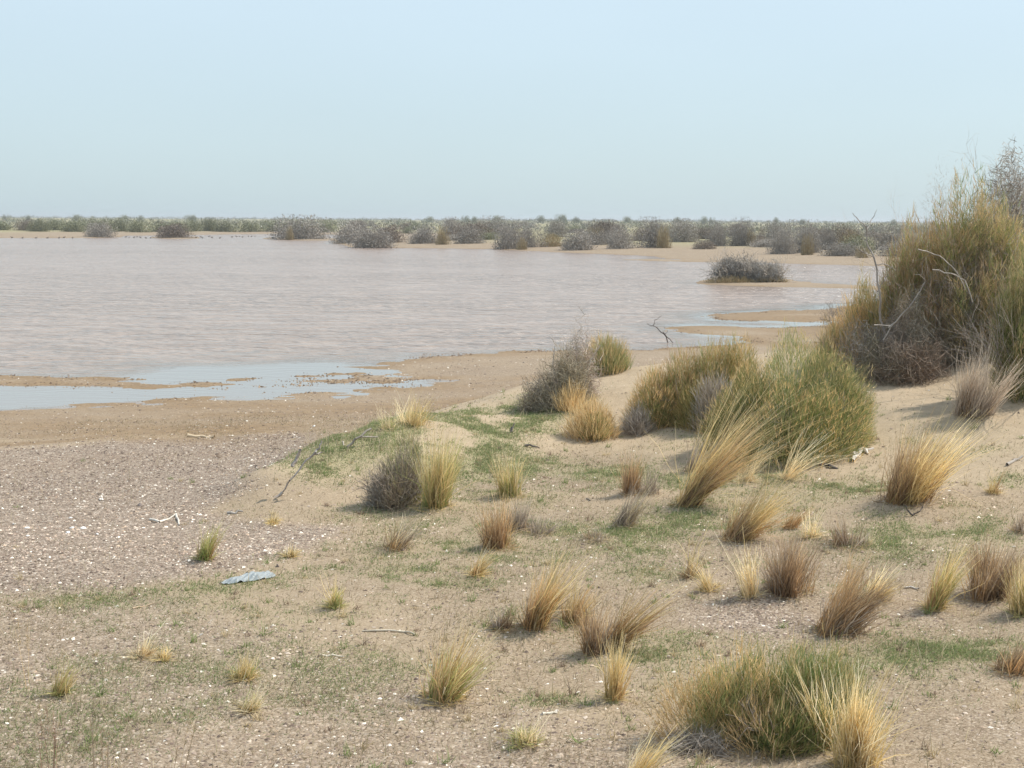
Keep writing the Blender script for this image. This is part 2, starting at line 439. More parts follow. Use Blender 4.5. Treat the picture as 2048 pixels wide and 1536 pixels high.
# ------------------------------------------------------------------ where the tussocks stand (each holds a little mound of sand)
G, GN, B, GY, S, RU = 'golden', 'green', 'brown', 'grey', 'straw', 'rust'
TUFTS = [
 (868,1012,165,105,.05,[(G,.75,1),(GN,.5,.85)],'tall upright golden tussock against the right side of the grey twiggy shrub',900,20),
 (822,848,70,110,.1,[(G,.6,1),(S,.4,.9)],'pale golden tussock on the crest of the sand spur with the mudflat behind',420,10),
 (776,858,55,50,-.1,[(S,.8,1),(GN,.2,.7)],'thin pale straw tuft just left of the golden tussock on the spur crest',120,8),
 (1022,992,100,75,.05,[(G,.7,1),(GN,.5,.7)],'golden tussock in green grass to the right of the tall upright one',480,12),
 (1000,1092,100,85,.15,[(RU,.5,1),(B,.6,.85),(G,.12,.6)],'rusty brown tussock right of centre with golden stubble at its foot',620,0),
 (1032,1056,65,70,.1,[(GY,.8,1),(B,.3,.8)],'dark grey tuft tucked behind the rusty brown tussock',380,0),
 (952,1150,62,40,.45,[(G,.8,1),(RU,.2,.7)],'small golden tuft leaning right just left of the rusty brown tussock foot',200,6),
 (1078,1062,38,80,.25,[(GY,1,1)],'low pale grey tuft spreading on the sand right of the rusty tussock',260,0),
 (1190,1078,26,75,.1,[(GY,.7,1),(B,.3,.9)],'very low grey brown cushion tuft amid green grass in mid picture',220,0),
 (795,1094,70,75,.5,[(GY,.6,1),(RU,.3,.8),(S,.2,1)],'sparse grey brown tuft swept right below the grey twiggy shrub',240,8),
 (1262,988,92,48,.0,[(B,.6,1),(RU,.5,.9)],'narrow upright brown tuft with a dark shadow to its left below the sand face',520,0),
 (1296,984,55,50,.1,[(GY,1,1)],'small grey tuft touching the right side of the narrow brown tuft',200,4),
 (1248,1050,82,62,.45,[(GY,.8,1),(S,.25,1)],'pale grey wind swept tuft just below the narrow brown tuft',380,8),
 (1372,1008,205,80,.62,[(RU,.5,.75),(G,.7,1),(B,.5,.45)],'very tall tussock leaning far right across the front of the green shrub',760,26),
 (1392,940,70,62,.25,[(GY,.9,1),(B,.2,.9)],'grey tuft at the lower left foot of the large green shrub',320,0),
 (1490,962,95,60,.5,[(S,.9,1)],'loose spray of straw stalks at the left foot of the large green shrub',110,16),
 (1572,958,95,55,.75,[(S,1,1)],'loose spray of pale stalks rising right at the front foot of the large green shrub',110,16),
 (1478,1076,125,95,.55,[(RU,.45,.8),(B,.5,.6),(G,.6,1)],'bushy brown and golden tussock swept right below the large green shrub',800,18),
 (1580,1056,52,30,.5,[(RU,.9,1)],'small rust coloured tuft leaning right beside a cluster of pale stalks',160,0),
 (1622,1072,70,55,.15,[(S,.8,1),(GN,.3,.4)],'sparse cluster of pale upright stalks on green grass right of the rust coloured tuft',60,10),
 (1812,1000,150,150,.3,[(B,.6,.9),(RU,.5,.95),(G,.55,1.12)],'largest brown and golden tussock standing before the bare dune at right',1500,50),
 (1702,1088,56,95,.05,[(B,.5,1),(GY,.5,.95)],'low wide grey brown tuft right of the rust coloured tuft',420,0),
 (1578,1182,108,118,.1,[(B,.9,1),(GY,.3,.95),(RU,.2,.9)],'dense dark brown rounded tussock above the patch of white pebbles',1100,0),
 (1500,1190,120,60,-.25,[(S,.55,1),(G,.5,.9)],'open golden stalks leaning left beside the dark brown rounded tussock',170,12),
 (1420,1178,62,50,-.35,[(G,.8,1),(S,.2,1)],'small thin golden tuft leaning left of the open golden stalks',90,4),
 (1378,1152,80,40,.45,[(B,.5,.6),(G,.3,1)],'thin brown tuft leaning right with a grey foot left of the open golden stalks',150,4),
 (1068,1254,155,70,.32,[(B,.3,.6),(RU,.4,.9),(G,.6,1)],'tall slim brown and golden tussock leaning right in the middle foreground',620,18),
 (1150,1242,85,75,.4,[(RU,.4,.9),(G,.6,1)],'shorter golden brown tuft touching the right side of the tall slim tussock',380,8),
 (1004,1256,45,50,.1,[(B,.5,1),(GY,.4,.9)],'small dull brown tuft left of the tall slim tussock',220,0),
 (1192,1302,118,62,.02,[(B,.7,1),(RU,.3,.9),(GY,.3,.6)],'dark brown upright half of a pair of tussocks in the middle foreground',560,0),
 (1228,1290,138,52,.6,[(RU,.5,.8),(G,.3,1),(B,.4,.8)],'brown tuft leaning far right out of the dark upright one',420,8),
 (1230,1396,118,40,.18,[(G,.9,1),(RU,.25,.8)],'slender golden tuft standing left of the foreground green shrub',300,8),
 (885,1396,135,110,.42,[(G,.6,1),(GN,.6,.7),(RU,.25,.9)],'golden and green tussock fanned to the right on bare gravelly sand',560,26),
 (1052,1482,70,80,.1,[(GN,.6,.6),(S,.4,1)],'small open green tuft with dry stalks near the bottom middle',120,12),
 (1672,1262,125,105,.5,[(B,.5,.85),(RU,.7,1),(GY,.2,.7)],'smooth brown tussock swept right like hair beside the pebble patch',1100,8),
 (1745,1196,72,75,.5,[(S,.6,1),(G,.6,.9)],'pale golden tuft behind the hair like brown tussock',320,10),
 (1868,1216,140,55,.28,[(G,.6,1),(GN,.5,.8),(RU,.3,.6)],'upright golden green tussock with a rusty foot and a shadow to its left',420,14),
 (1968,1192,115,120,.12,[(B,.9,1),(RU,.3,.95),(GY,.2,.6)],'large dark brown tussock near the right edge of the picture',1300,0),
 (2044,1226,120,70,.0,[(GN,.5,.8),(G,.7,1)],'golden green tussock at the right edge in front of the dark brown one',420,14),
 (2022,1342,72,80,.25,[(B,.8,1),(RU,.3,.9)],'brown tuft cut by the right edge above the stony corner',520,0),
 (2046,1062,46,50,.2,[(B,.5,1),(GY,.5,1)],'small grey brown tuft at the right edge above the large dark one',220,0),
 (408,1116,72,42,.28,[(GN,.9,1),(RU,.25,.9)],'bright green tussock with orange dry blades alone on the gravel beach',420,6),
 (545,1046,22,30,.05,[(G,1,1)],'tiny golden tuft on smooth sand at the foot of the spur',110,0),
 (580,1112,34,26,.05,[(G,.6,1),(S,.3,1)],'tiny straw tuft between the gravel and the grassy ground',70,0),
 (670,1212,62,38,.08,[(GN,.5,.8),(G,.6,1)],'small golden green tuft on its own to the right of the plastic sheet',170,6),
 (118,1386,66,35,.5,[(GN,.4,.8),(G,.6,1)],'small golden tuft leaning right near the lower left corner',170,5),
 (282,1312,62,46,.35,[(S,.5,1),(RU,.3,.6)],'faint pale tuft on gravel in the lower left with a smaller one to its right',90,6),
 (326,1318,30,26,.0,[(G,1,1)],'very small golden tuft right beside the faint pale tuft',50,0),
 (488,1356,50,58,.15,[(G,.8,1),(GN,.3,.8)],'small fan shaped golden tuft in the lower left gravel',200,4),
 (496,1420,58,38,.4,[(S,.6,1),(GN,.3,.8)],'pale tuft leaning right just below the small fan shaped one',110,5),
 (1712,1528,175,125,.1,[(G,.9,1),(S,.4,.95)],'large bright golden tussock at the right foot of the foreground green shrub',1000,40),
 (1650,1492,150,50,-.1,[(G,.8,1),(S,.3,1)],'narrower golden tussock between the green shrub and the large bright tussock',280,12),
 (1262,1568,110,60,.65,[(G,.7,1),(S,.4,1)],'golden blades leaning right across the bottom edge of the picture',220,12),
 (1985,985,55,26,.2,[(G,.7,1),(RU,.2,.8)],'thin golden tuft alone at right beyond the largest tussock',80,3),
 (1945,828,150,92,.12,[(GY,.9,1),(B,.4,.7)],'tall feathery grey tuft leaning on the dune below the big thicket',1300,0),
]
for t in TUFTS:
    l_ = hit(t[0], t[1])
    if l_[1] < 30: MOUNDS.append((l_[0], l_[1], t[3] * l_[1] / FPX * .62 + .03, min(.07, .02 + t[3] * l_[1] / FPX * .09)))
# ------------------------------------------------------------------ terrain sheet
def fan_grid(rows, ncol, w0, k):
    u = np.linspace(-1, 1, ncol); s = np.sign(u) * (.42 * np.abs(u) + .58 * np.abs(u) ** 3)
    Y = np.repeat(rows[:, None], ncol, 1)
    w = w0 + k * np.maximum(rows, 0)
    X = w[:, None] * s[None]
    idx = np.arange(len(rows) * ncol).reshape(len(rows), ncol)
    F = np.stack([idx[:-1, :-1], idx[:-1, 1:], idx[1:, 1:], idx[1:, :-1]], -1).reshape(-1, 4)
    return X.ravel(), Y.ravel(), F
rows = np.concatenate([np.linspace(-8, 5.5, 28)[:-1], np.exp(np.linspace(math.log(5.5), math.log(60), 460))[:-1], np.exp(np.linspace(math.log(60), math.log(9000), 230))])
X, Y, F = fan_grid(rows, 380, 5, .8)
Z, SD, DN = H(X, Y, full=True)
grv = gravel_d(X, Y)
seam = seam_d(X, Y)
nz = fbm(X, Y, .8, 3, 41)
mud = sstep(1.3, .05, SD + .7 * nz) * (1 - sstep(.12, .3, DN)) * (SD > -1) * (.55 + .45 * (Y < 60))
mud = np.maximum(mud, .8 * sstep(.32, .04, seam + .22 * nz) * sstep(.2, -.3, X + 1.0))
mud = np.maximum(mud, (SD < 0) * 1.0)
mid = sstep(-.35, .4, fbm(X * .35, Y, .6, 5, 43)) * sstep(9, 5, SD) * (Y < 60) * .95
mud = np.clip(np.maximum(mud, mid * (1 - sstep(.1, .25, DN))), 0, 1)
sandw = sstep(.10, .30, DN + .05 * nz)
sandw = np.maximum(sandw, .8 * np.exp(-((seam - .45) / .25) ** 2) * (Y < 60) * .6)
sandw = np.maximum(sandw, .55 * sstep(-.3, .5, fbm(X, Y, .5, 3, 45)) * (Y < 16) * (1 - grv))
sandw = np.clip(sandw, 0, 1)
grn = green_d(X, Y)
# far scrubland floor gets patchy dry vegetation colour
vegf = sstep(14, 40, SD + 10 * fbm(X, Y, .05, 3, 51)) * (Y > 90)
grn = np.maximum(grn, vegf * 1.0)
sd_far = SD
M_GROUND = ground_mat()
gm = mesh_np('ground', np.stack([X, Y, Z], 1), F, np.stack([grv * (1 - .7 * sandw), mud, sandw * (1 - mud), np.ones_like(grv)], 1), True, M_GROUND, 'zone')
a2 = gm.attributes.new('zone2', 'FLOAT_COLOR', 'POINT')
a2.data.foreach_set('color', np.stack([grn, grn * 0, grn * 0, np.ones_like(grn)], 1).astype(np.float32).ravel())
tag(link('ground', gm), kind='structure')
# water sheet
rows = np.concatenate([np.exp(np.linspace(math.log(17), math.log(80), 260))[:-1], np.exp(np.linspace(math.log(80), math.log(900), 90))])
X, Y, F = fan_grid(rows, 260, 5, .8)
SD = land_sd(X, Y)
nz = fbm(X, Y, .35, 3, 61)
calm = .7 * sstep(-1.6, .1, SD + 1.0 * nz) * (Y < 60) + .4 * sstep(-2, -.3, SD + 1.5 * nz) * (Y >= 60)
calm = np.maximum(calm, sstep(.4, -.1, sdf(W2, X, Y)))
calm = np.maximum(calm, sstep(-3.2, -.2, SD + .9 * nz) * sstep(3, 6, X) * (Y < 62))
calm = np.maximum(calm, sstep(.12, .75, np.exp(-(((X - SHAL[0]) / 5.4) ** 2 + ((Y - SHAL[1] + .5) / 5.2) ** 2)) + .3 * nz))
calm = np.clip(calm, 0, 1)
wm = mesh_np('water', np.stack([X, Y, np.zeros_like(X)], 1), F, np.stack([calm] * 3, 1), True, water_mat(), 'calm')
tag(link('water', wm), kind='structure')
print('ground', time.time() - T0)

# ------------------------------------------------------------------ gravel, ground litter, short grass (uncountable)
rng = np.random.RandomState(5)
def scatter(n, dens, y0=6.6, y1=30, pw=1.0, half=.40, pad=.6):
    """random points, denser close by"""
    out = []; got = 0
    while got < n:
        k = 60000
        yy = y0 * (y1 / y0) ** (rng.rand(k) ** pw)
        xx = (rng.rand(k) * 2 - 1) * (half * yy + pad)
        keep = rng.rand(k) < dens(xx, yy)
        out.append(np.stack([xx[keep], yy[keep]], 1)); got += keep.sum()
        if len(out) > 90: break
    return np.vstack(out)[:n]
def stones(name, P, size, cols, label, mat=M_STONE):
    n = len(P); z = H(P[:, 0], P[:, 1])
    base = np.array([[1,0,0],[0,1,0],[-1,0,0],[0,-1,0],[0,0,1]], float)
    ang = rng.rand(n) * 6.28; ca, sa = np.cos(ang), np.sin(ang)
    sc = size[:, None] * np.stack([.7 + .6 * rng.rand(n), .5 + .5 * rng.rand(n), .3 + .35 * rng.rand(n)], 1)
    V = base[None] * sc[:, None] * (1 + .35 * (rng.rand(n, 5, 1) - .5))
    V = np.stack([V[..., 0] * ca[:, None] - V[..., 1] * sa[:, None], V[..., 0] * sa[:, None] + V[..., 1] * ca[:, None], V[..., 2]], -1)
    V += rng.normal(size=(n, 5, 3)) * (size * .13)[:, None, None]
    V += np.stack([P[:, 0], P[:, 1], z - size * .02], 1)[:, None]
    T = np.array([[0,1,4],[1,2,4],[2,3,4],[3,0,4]])
    F = (np.arange(n)[:, None, None] * 5 + T[None]).reshape(-1, 3)
    me = mesh_np(name, V.reshape(-1, 3), F, np.repeat(cols, 5, 0), False, mat)
    return me
P = scatter(68000, lambda x, y: gravel_d(x, y) ** 1.3 * (.35 + .65 * sstep(-.35, .35, fbm(x, y * 1.6, .9, 4, 91))) * (1 - .75 * sstep(.1, .3, dune(x, y))) * (land_sd(x, y) > .1), y1=36, pw=.9)
size = (.005 + .012 * rng.rand(len(P)) ** 3) * (1 + .03 * P[:, 1])
cols = pick(rng, len(P), [(.48,.39,.315),(.31,.235,.185),(.22,.158,.122),(.125,.09,.07),(.38,.28,.20),(.72,.65,.56)], [2.8,4,4,4.2,2,1.1])
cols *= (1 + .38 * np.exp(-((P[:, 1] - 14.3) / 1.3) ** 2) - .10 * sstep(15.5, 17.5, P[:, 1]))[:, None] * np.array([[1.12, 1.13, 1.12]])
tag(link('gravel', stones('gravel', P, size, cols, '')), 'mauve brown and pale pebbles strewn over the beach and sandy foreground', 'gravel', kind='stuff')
# dark clods and debris of the wet shore
P = scatter(6500, lambda x, y: np.exp(-((land_sd(x, y) + .05) / .55) ** 2) * sstep(-.25, .4, fbm(x, y, .8, 3, 71)) * (.3 + .7 * (x > -6)), y0=24, y1=60, half=.42, pw=.8)
z = H(P[:, 0], P[:, 1]); P = P[z > -.03]
tag(link('shore_clods', stones('shore_clods', P, .014 + .032 * rng.rand(len(P)) ** 2, pick(rng, len(P), [(.10,.068,.045),(.16,.11,.07),(.24,.17,.11)]), '')),
    'dark mud clods and debris along the wet edge of the lake', 'mud clods', kind='stuff')

def ground_strands(name, P, L, W, c0, c1, tilt, label, cat, mat=M_GRASS, nseg=2, bendx=.1, lift=0.0):
    n = len(P); z = H(P[:, 0], P[:, 1])
    a = rng.rand(n) * 6.28; t = tilt * rng.rand(n)
    D = unit(np.stack([np.cos(a) * t, np.sin(a) * t, np.ones(n)], 1))
    g = Geo(); B = rng.normal(size=(n, 3)) * .25; B[:, 0] += bendx; B[:, 2] = -.25 * t
    g.strands(rng, np.stack([P[:, 0], P[:, 1], z + lift], 1), D, L, W, B, c0, c1, nseg)
    return tag(link(name, g.build(name, mat)), label, cat, kind='stuff')
# short green grass
P = scatter(118000, lambda x, y: green_d(x, y) ** 1.1 * (.25 + .75 * sstep(-.2, .3, fbm(x, y, 4.5, 2, 25))), y1=26, pw=.68)
n = len(P)
c0 = pick(rng, n, [(.14,.19,.07),(.20,.24,.10),(.30,.28,.14)], [3,3,1.5]); c1 = pick(rng, n, [(.26,.34,.14),(.34,.39,.18),(.52,.47,.27)], [4,3,2.2])
ground_strands('short_grass', P, .012 + .028 * rng.rand(n), .0035 + .00025 * P[:, 1], c0, c1, 1.6, 'low patches of short green grass on sand', 'grass', nseg=1)
# dry litter: straw-coloured stubble
def litter_d(x, y):
    return (.12 + .6 * green_d(x, y) + .35 * sstep(-.1, .4, fbm(x, y, .9, 3, 81))) * (1 - .8 * sstep(.45, .75, gravel_d(x, y) * (y > 12))) * (1 - .88 * sstep(.3, .6, dune(x, y)) * (1 - sstep(.2, .5, green_d(x, y)))) * (land_sd(x, y) > 2.5)
P = scatter(90000, litter_d, y1=25, pw=.85)
n = len(P)
c0 = pick(rng, n, [(.30,.22,.13),(.42,.33,.20),(.20,.18,.10)]); c1 = pick(rng, n, [(.55,.45,.29),(.66,.57,.40),(.36,.28,.18)])
ground_strands('dry_stubble', P, .02 + .05 * rng.rand(n), .003 + .0002 * P[:, 1], c0, c1, 3.0, 'short dry straw coloured stubble and litter over the sand', 'dry grass', nseg=1)
# small weeds and seedlings, ragged rosettes
Pc = scatter(620, lambda x, y: (.25 + green_d(x, y)) * (1 - .7 * sstep(.6, .9, gravel_d(x, y))) * (land_sd(x, y) > 6) * (1 - .6 * sstep(.5, .9, dune(x, y))), y1=23, pw=.8)
ii = np.repeat(np.arange(len(Pc)), 16); n = len(ii)
P = Pc[ii] + rng.normal(size=(n, 2)) * .018; sz = (.5 + rng.rand(len(Pc)) ** 2)[ii]
kc = rng.rand(len(Pc))[ii][:, None]
g0 = np.where(kc < .45, np.array([[.20,.24,.09]]), np.where(kc < .8, np.array([[.42,.33,.19]]), np.array([[.24,.17,.12]])))
g1 = np.where(kc < .45, np.array([[.34,.40,.17]]), np.where(kc < .8, np.array([[.70,.58,.36]]), np.array([[.40,.30,.22]])))
ground_strands('small_weeds', P, (.03 + .06 * rng.rand(n)) * sz, np.full(n, .006), g0 * (.8 + .4 * rng.rand(n, 1)), g1 * (.8 + .4 * rng.rand(n, 1)), 1.3, 'small ragged weeds and seedlings dotted over the sand', 'weeds', nseg=2)
# taller single straws
P = scatter(2200, lambda x, y: (.12 + green_d(x, y)) * .8 * (y < 21) * (land_sd(x, y) > 8), y1=22)
n = len(P)
ground_strands('dry_stalks', P, .07 + .10 * rng.rand(n), np.full(n, .006), pick(rng, n, [(.52,.43,.27)]), pick(rng, n, [(.72,.63,.44)]), .35, 'scattered upright dry straws standing in the short grass', 'dry grass', nseg=3)
print('cover', time.time() - T0)

# ------------------------------------------------------------------ tussock grasses
PAL = {
 'golden': ([(.50,.36,.16),(.56,.42,.20),(.42,.34,.14)], [(.84,.66,.34),(.92,.77,.46),(.74,.58,.28)]),
 'green':  ([(.19,.25,.07),(.27,.32,.10),(.42,.35,.15)], [(.44,.47,.17),(.66,.58,.28),(.78,.66,.36)]),
 'brown':  ([(.19,.125,.075),(.26,.17,.10),(.31,.20,.11)], [(.44,.31,.185),(.55,.40,.25),(.36,.26,.17)]),
 'grey':   ([(.29,.235,.185),(.36,.295,.235)], [(.52,.44,.355),(.62,.54,.44),(.42,.34,.27)]),
 'straw':  ([(.60,.47,.27),(.66,.53,.32)], [(.88,.76,.50),(.93,.84,.62)]),
 'rust':   ([(.38,.22,.10),(.42,.26,.12)], [(.62,.43,.23),(.72,.53,.30)]),
}
def tuft_geo(rng, Hh, Wd, lean, kind, n, ww=.0062, curl=.25, fullness=1.0, foot=.2):
    """several sub clumps, each with its own tilt and length, bent down wind"""
    g = Geo(); Hh = Hh * (1.18 + .45 * abs(lean)); Wd = Wd * .70
    c0s, c1s = PAL[kind]
    k = max(3, int(3 + Wd / .07)); rb = Wd * foot
    sa = rng.rand(k) * 6.283; sr = np.sqrt(rng.rand(k))
    sc = np.stack([np.cos(sa) * sr * rb * 1.25, np.sin(sa) * sr * rb], 1)
    spread = min(1.1, max(.10, (Wd * .5) / Hh)) * fullness * .66
    st = np.stack([np.cos(sa) * sr, np.sin(sa) * sr], 1) * spread + rng.normal(size=(k, 2)) * .12
    sl = 1.08 - .38 * sr * rng.rand(k) - .42 * rng.rand(k) ** 1.6; sl[0] = 1.05
    slean = lean * (.55 + .9 * rng.rand(k)); sb = (1 + rng.normal(size=k) * .14).clip(.7, 1.35)
    w = rng.rand(k) + .3; w /= w.sum(); ii = rng.choice(k, n, p=w)
    js = .05 + .2 * Wd; foot_k = 1.5 if kind in ('brown', 'grey', 'rust') else 1.0
    P0 = np.concatenate([sc[ii] * foot_k + rng.normal(size=(n, 2)) * js * .3, np.full((n, 1), -.02)], 1)
    jit = rng.normal(size=(n, 2)) * (.085 + .12 * spread)
    low = rng.rand(n) < .15
    jit[low] *= 3.0
    D = unit(np.stack([st[ii, 0] + jit[:, 0] + slean[ii] * .85, st[ii, 1] + jit[:, 1], np.ones(n)], 1))
    L = Hh * sl[ii] * (.35 + .68 * rng.rand(n) ** .75); L[low] *= .35 + .45 * rng.rand(low.sum())
    B = rng.normal(size=(n, 3)) * .06
    bk = rng.rand(n) < .07
    B[bk] += rng.normal(size=(bk.sum(), 3)) * .3; B[bk, 2] -= .35
    B[:, 0] += (st[ii, 0] + jit[:, 0]) * curl + slean[ii] * (.08 + .36 * rng.rand(n)); B[:, 1] += (st[ii, 1] + jit[:, 1]) * curl
    B[:, 2] -= .03 + .15 * rng.rand(n) * (np.abs(slean[ii]) + spread * .7)
    b = sb[ii][:, None]
    g.strands(rng, P0, D, L, ww * (.55 + .7 * rng.rand(n)), B, pick(rng, n, c0s, var=.25) * b * 1.15, pick(rng, n, c1s, var=.30) * b * 1.1, 4, kink=.018)
    return g
def tuft_mat(kind): return M_GRASS
def mpp(loc): return math.hypot(loc[1], CAM_H - loc[2]) / FPX     # metres per photo pixel at that distance
def tussock(px, py, hpx, wpx, lean, kinds, label, n=520, name='grass_tussock', cat='grass tussock', group=None, seed=None, stalks=0, curl=.25, foot=.2):
    """kinds: list of (kind, share, height factor)"""
    rg = np.random.RandomState(seed if seed is not None else int(px * 7 + py * 13) % 99991)
    loc = hit(px, py); m = mpp(loc)
    root = link(name, None, loc=loc); root.empty_display_size = .1
    for i, (kd, share, hf) in enumerate(kinds):
        g = tuft_geo(rg, hpx * m * hf, wpx * m * (.75 + .25 * hf), lean, kd, int(n * share * .62) + 12, curl=curl, foot=foot)
        o = link({'golden':'golden_blades','green':'green_blades','brown':'brown_blades','grey':'grey_blades','straw':'straw_blades','rust':'rusty_blades'}[kd], g.build('blades', M_GRASS), root)
    if stalks:
        g = tuft_geo(rg, hpx * m * 1.12, wpx * m * 1.0, lean * 1.1, 'straw', stalks, ww=.006, curl=.1)
        link('stalks', g.build('stalks', M_GRASS), root)
    # shed litter round the foot
    k = int(60 + wpx * .6); g = Geo(); a = rg.rand(k) * 6.283; rr = np.sqrt(rg.rand(k)) * wpx * m * .38
    P0 = np.stack([np.cos(a) * rr, np.sin(a) * rr, np.full(k, .004)], 1)
    zz = H(P0[:, 0] + loc[0], P0[:, 1] + loc[1]) - loc[2]; P0[:, 2] = zz + .006
    D = unit(np.stack([np.cos(a + rg.normal(size=k)), np.sin(a + rg.normal(size=k)), rg.rand(k) * .5], 1))
    g.strands(rg, P0, D, .05 + .08 * rg.rand(k), np.full(k, .005), rg.normal(size=(k, 3)) * [.1, .1, .02], pick(rg, k, PAL['golden'][0] + PAL[kinds[0][0]][0]), pick(rg, k, PAL[kinds[0][0]][1]), 2)
    link('thatch', g.build('thatch', M_GRASS), root)
    return tag(root, label, cat, group)

for t in TUFTS:
    px, py, hp, wp, ln, ks, lb, n, st = t
    tussock(px, py, hp, wp, ln, ks, lb, n=n, stalks=st)
# lone tall stalks
def stalk_plant(px, py, hs, label, col0, col1, lean=0.0):
    rg = np.random.RandomState(int(px)); loc = hit(px, py); m = mpp(loc)
    root = link('dry_stalk_plant', None, loc=loc)
    for h, dx in hs:
        g = Geo(); n = 1
        P0 = np.array([[dx * m, 0, -.01]]); D = unit(np.array([[lean + rg.normal() * .05, rg.normal() * .05, 1]]))
        g.strands(rg, P0, D, np.array([h * m]), np.array([.008]), rg.normal(size=(1, 3)) * .05, np.array([col0]), np.array([col1]), 6)
        k = 26
        tt = .55 + .42 * rg.rand(k)
        Q = P0 + D * (h * m * tt)[:, None]
        g.strands(rg, Q, unit(rg.normal(size=(k, 3)) + [0, 0, 1.5]), np.full(k, .03), np.full(k, .003), rg.normal(size=(k, 3)) * .1, np.repeat([col0], k, 0), np.repeat([col1], k, 0), 2)
        link('stalk', g.build('stalk', M_GRASS), root)
    tag(root, label, 'dry plant')
stalk_plant(55, 1378, [(150, -2), (146, 3)], 'pair of tall thin straw stalks standing close together at far left', (.6,.42,.22), (.72,.58,.36))
stalk_plant(92, 1560, [(120, -8), (150, 6), (110, 14), (140, 22)], 'thin reddish stalks rising from the bottom left edge', (.30,.17,.11), (.42,.30,.22))
stalk_plant(200, 1560, [(120, -10), (100, 8), (85, 15)], 'faint thin stalks at the bottom edge right of the reddish ones', (.42,.29,.18), (.5,.4,.3))
stalk_plant(352, 1570, [(150, 0), (170, 9), (90, -8)], 'slanting thin dry stalks at the bottom edge in the left third', (.5,.36,.22), (.62,.5,.34), .2)
print('tufts', time.time() - T0)

# ------------------------------------------------------------------ shrubs
def dome_sprigs(g, rg, n, c, rad, L, W, cols0, cols1, upb=.8, shell=.55, lump=.22, seed=0, nseg=2, kink=0.0, jit=.35, zmin=.0, box=1.0):
    """sprigs through a lumpy half ellipsoid; c centre at ground, rad (rx,ry,rz)"""
    d = unit(rg.normal(size=(n, 3))); d[:, 2] = np.abs(d[:, 2]) * 1.0 + zmin
    d = unit(d)
    az = np.arctan2(d[:, 1], d[:, 0])
    lm = 1 + lump * (fbm(az * 1.1 + seed * 3.7 + 50, d[:, 2] * 2.4 + seed + 50, 1.3, 2, 3))
    u = shell + (1 - shell) * rg.rand(n) ** .7
    db = np.sign(d) * np.abs(d) ** box
    P = np.array(c) + db * np.array(rad) * (u * lm)[:, None]
    D = unit(d * [1, 1, .8] + np.array([0, 0, upb]) + rg.normal(size=(n, 3)) * jit)
    LL = L * (.5 + .8 * rg.rand(n))
    P = P - D * LL[:, None] * .6
    P[:, 2] = np.maximum(P[:, 2], c[2])
    g.strands(rg, P, D, LL, W * (.6 + .8 * rg.rand(n)), rg.normal(size=(n, 3)) * .12, pick(rg, n, cols0), pick(rg, n, cols1), nseg, kink)
def grow(rg, starts, dirs, lens, rads, levels, nsplit=3, wig=.25, shrink=.66, upb=.05, spread=.8):
    """branch skeleton -> arrays A,B,ra,rb by level"""
    out = []
    cur = list(zip(starts, dirs, lens, rads))
    for lv in range(levels):
        nxt = []; A = []; Bb = []; ra = []; rb = []
        for p, d, l, r in cur:
            k = 3; q = np.array(p, float); dd = np.array(d, float)
            for i in range(k):
                dd = dd + rg.normal(size=3) * wig; dd[2] += upb; dd /= np.linalg.norm(dd)
                e = q + dd * l / k
                A.append(q); Bb.append(e); ra.append(r * (1 - .45 * i / k)); rb.append(r * (1 - .45 * (i + 1) / k))
                q = e
                if lv < levels - 1 and (i > 0 or rg.rand() < .4):
                    for _ in range(1 if i < k - 1 else nsplit - 1):
                        nd = dd + rg.normal(size=3) * spread * .6; nd /= np.linalg.norm(nd)
                        nxt.append((q, nd, l * shrink * (.7 + .6 * rg.rand()), r * .55))
        out.append((np.array(A), np.array(Bb), np.array(ra), np.array(rb)))
        cur = nxt
        if not cur: break
    return out
def branch_obj(name, rg, parent, starts, dirs, lens, rads, levels, cols, mat=M_TWIG, **kw):
    g = Geo()
    for A, Bb, ra, rb in grow(rg, starts, dirs, lens, rads, levels, **kw):
        c = pick(rg, len(A), cols, var=.12)
        g.segs(A, Bb, ra, rb, c, c * 1.05)
    return link(name, g.build(name, mat), parent)
GREYT = [(.44,.385,.32),(.53,.47,.40),(.35,.295,.235),(.62,.56,.49)]
GREYD = [(.24,.20,.165),(.31,.26,.215),(.37,.31,.26)]
BROOM0 = [(.16,.21,.07),(.21,.26,.09),(.28,.28,.12)]
BROOM1 = [(.34,.44,.16),(.42,.50,.20),(.56,.55,.27),(.70,.58,.33)]
TAN = [(.74,.55,.29),(.82,.65,.38),(.62,.45,.21)]

def slope_dome(g, rg, n, loc, rad, centre=(0, 0), **kw):
    g2 = Geo(); kw = dict(kw); lobes = kw.pop('lobes', None) or [(0, 0, 1, 1)]
    tot = sum(l[2] * l[3] for l in lobes); kw0 = dict(kw)
    for q, (lx, ly, sw, sh) in enumerate(lobes):
        tn = rg.uniform(.72, 1.10) * np.array([rg.uniform(.95, 1.08), .98, rg.uniform(.8, .98)]) if len(lobes) > 1 else np.ones(3)
        kw['cols0'] = [np.array(c) * tn for c in kw0['cols0']]; kw['cols1'] = [np.array(c) * tn for c in kw0['cols1']]
        dome_sprigs(g2, rg, int(n * sw * sh / tot), (centre[0] + lx * rad[0], centre[1] + ly * rad[1], 0), (rad[0] * sw, rad[1] * sw, rad[2] * sh), **kw)
    for V, F, C in [(np.vstack(g2.V), np.vstack(g2.F), np.vstack(g2.C))]:
        # follow the dune under each sprig
        k = V.reshape(-1, 2 * (kw.get('nseg', 2) + 1), 3); b = k[:, 0]
        dz = H(b[:, 0] + loc[0], b[:, 1] + loc[1]) - loc[2]
        V = V + np.repeat(dz, k.shape[1])[:, None] * np.array([0, 0, 1])
        g.add(V, F - 0, C)
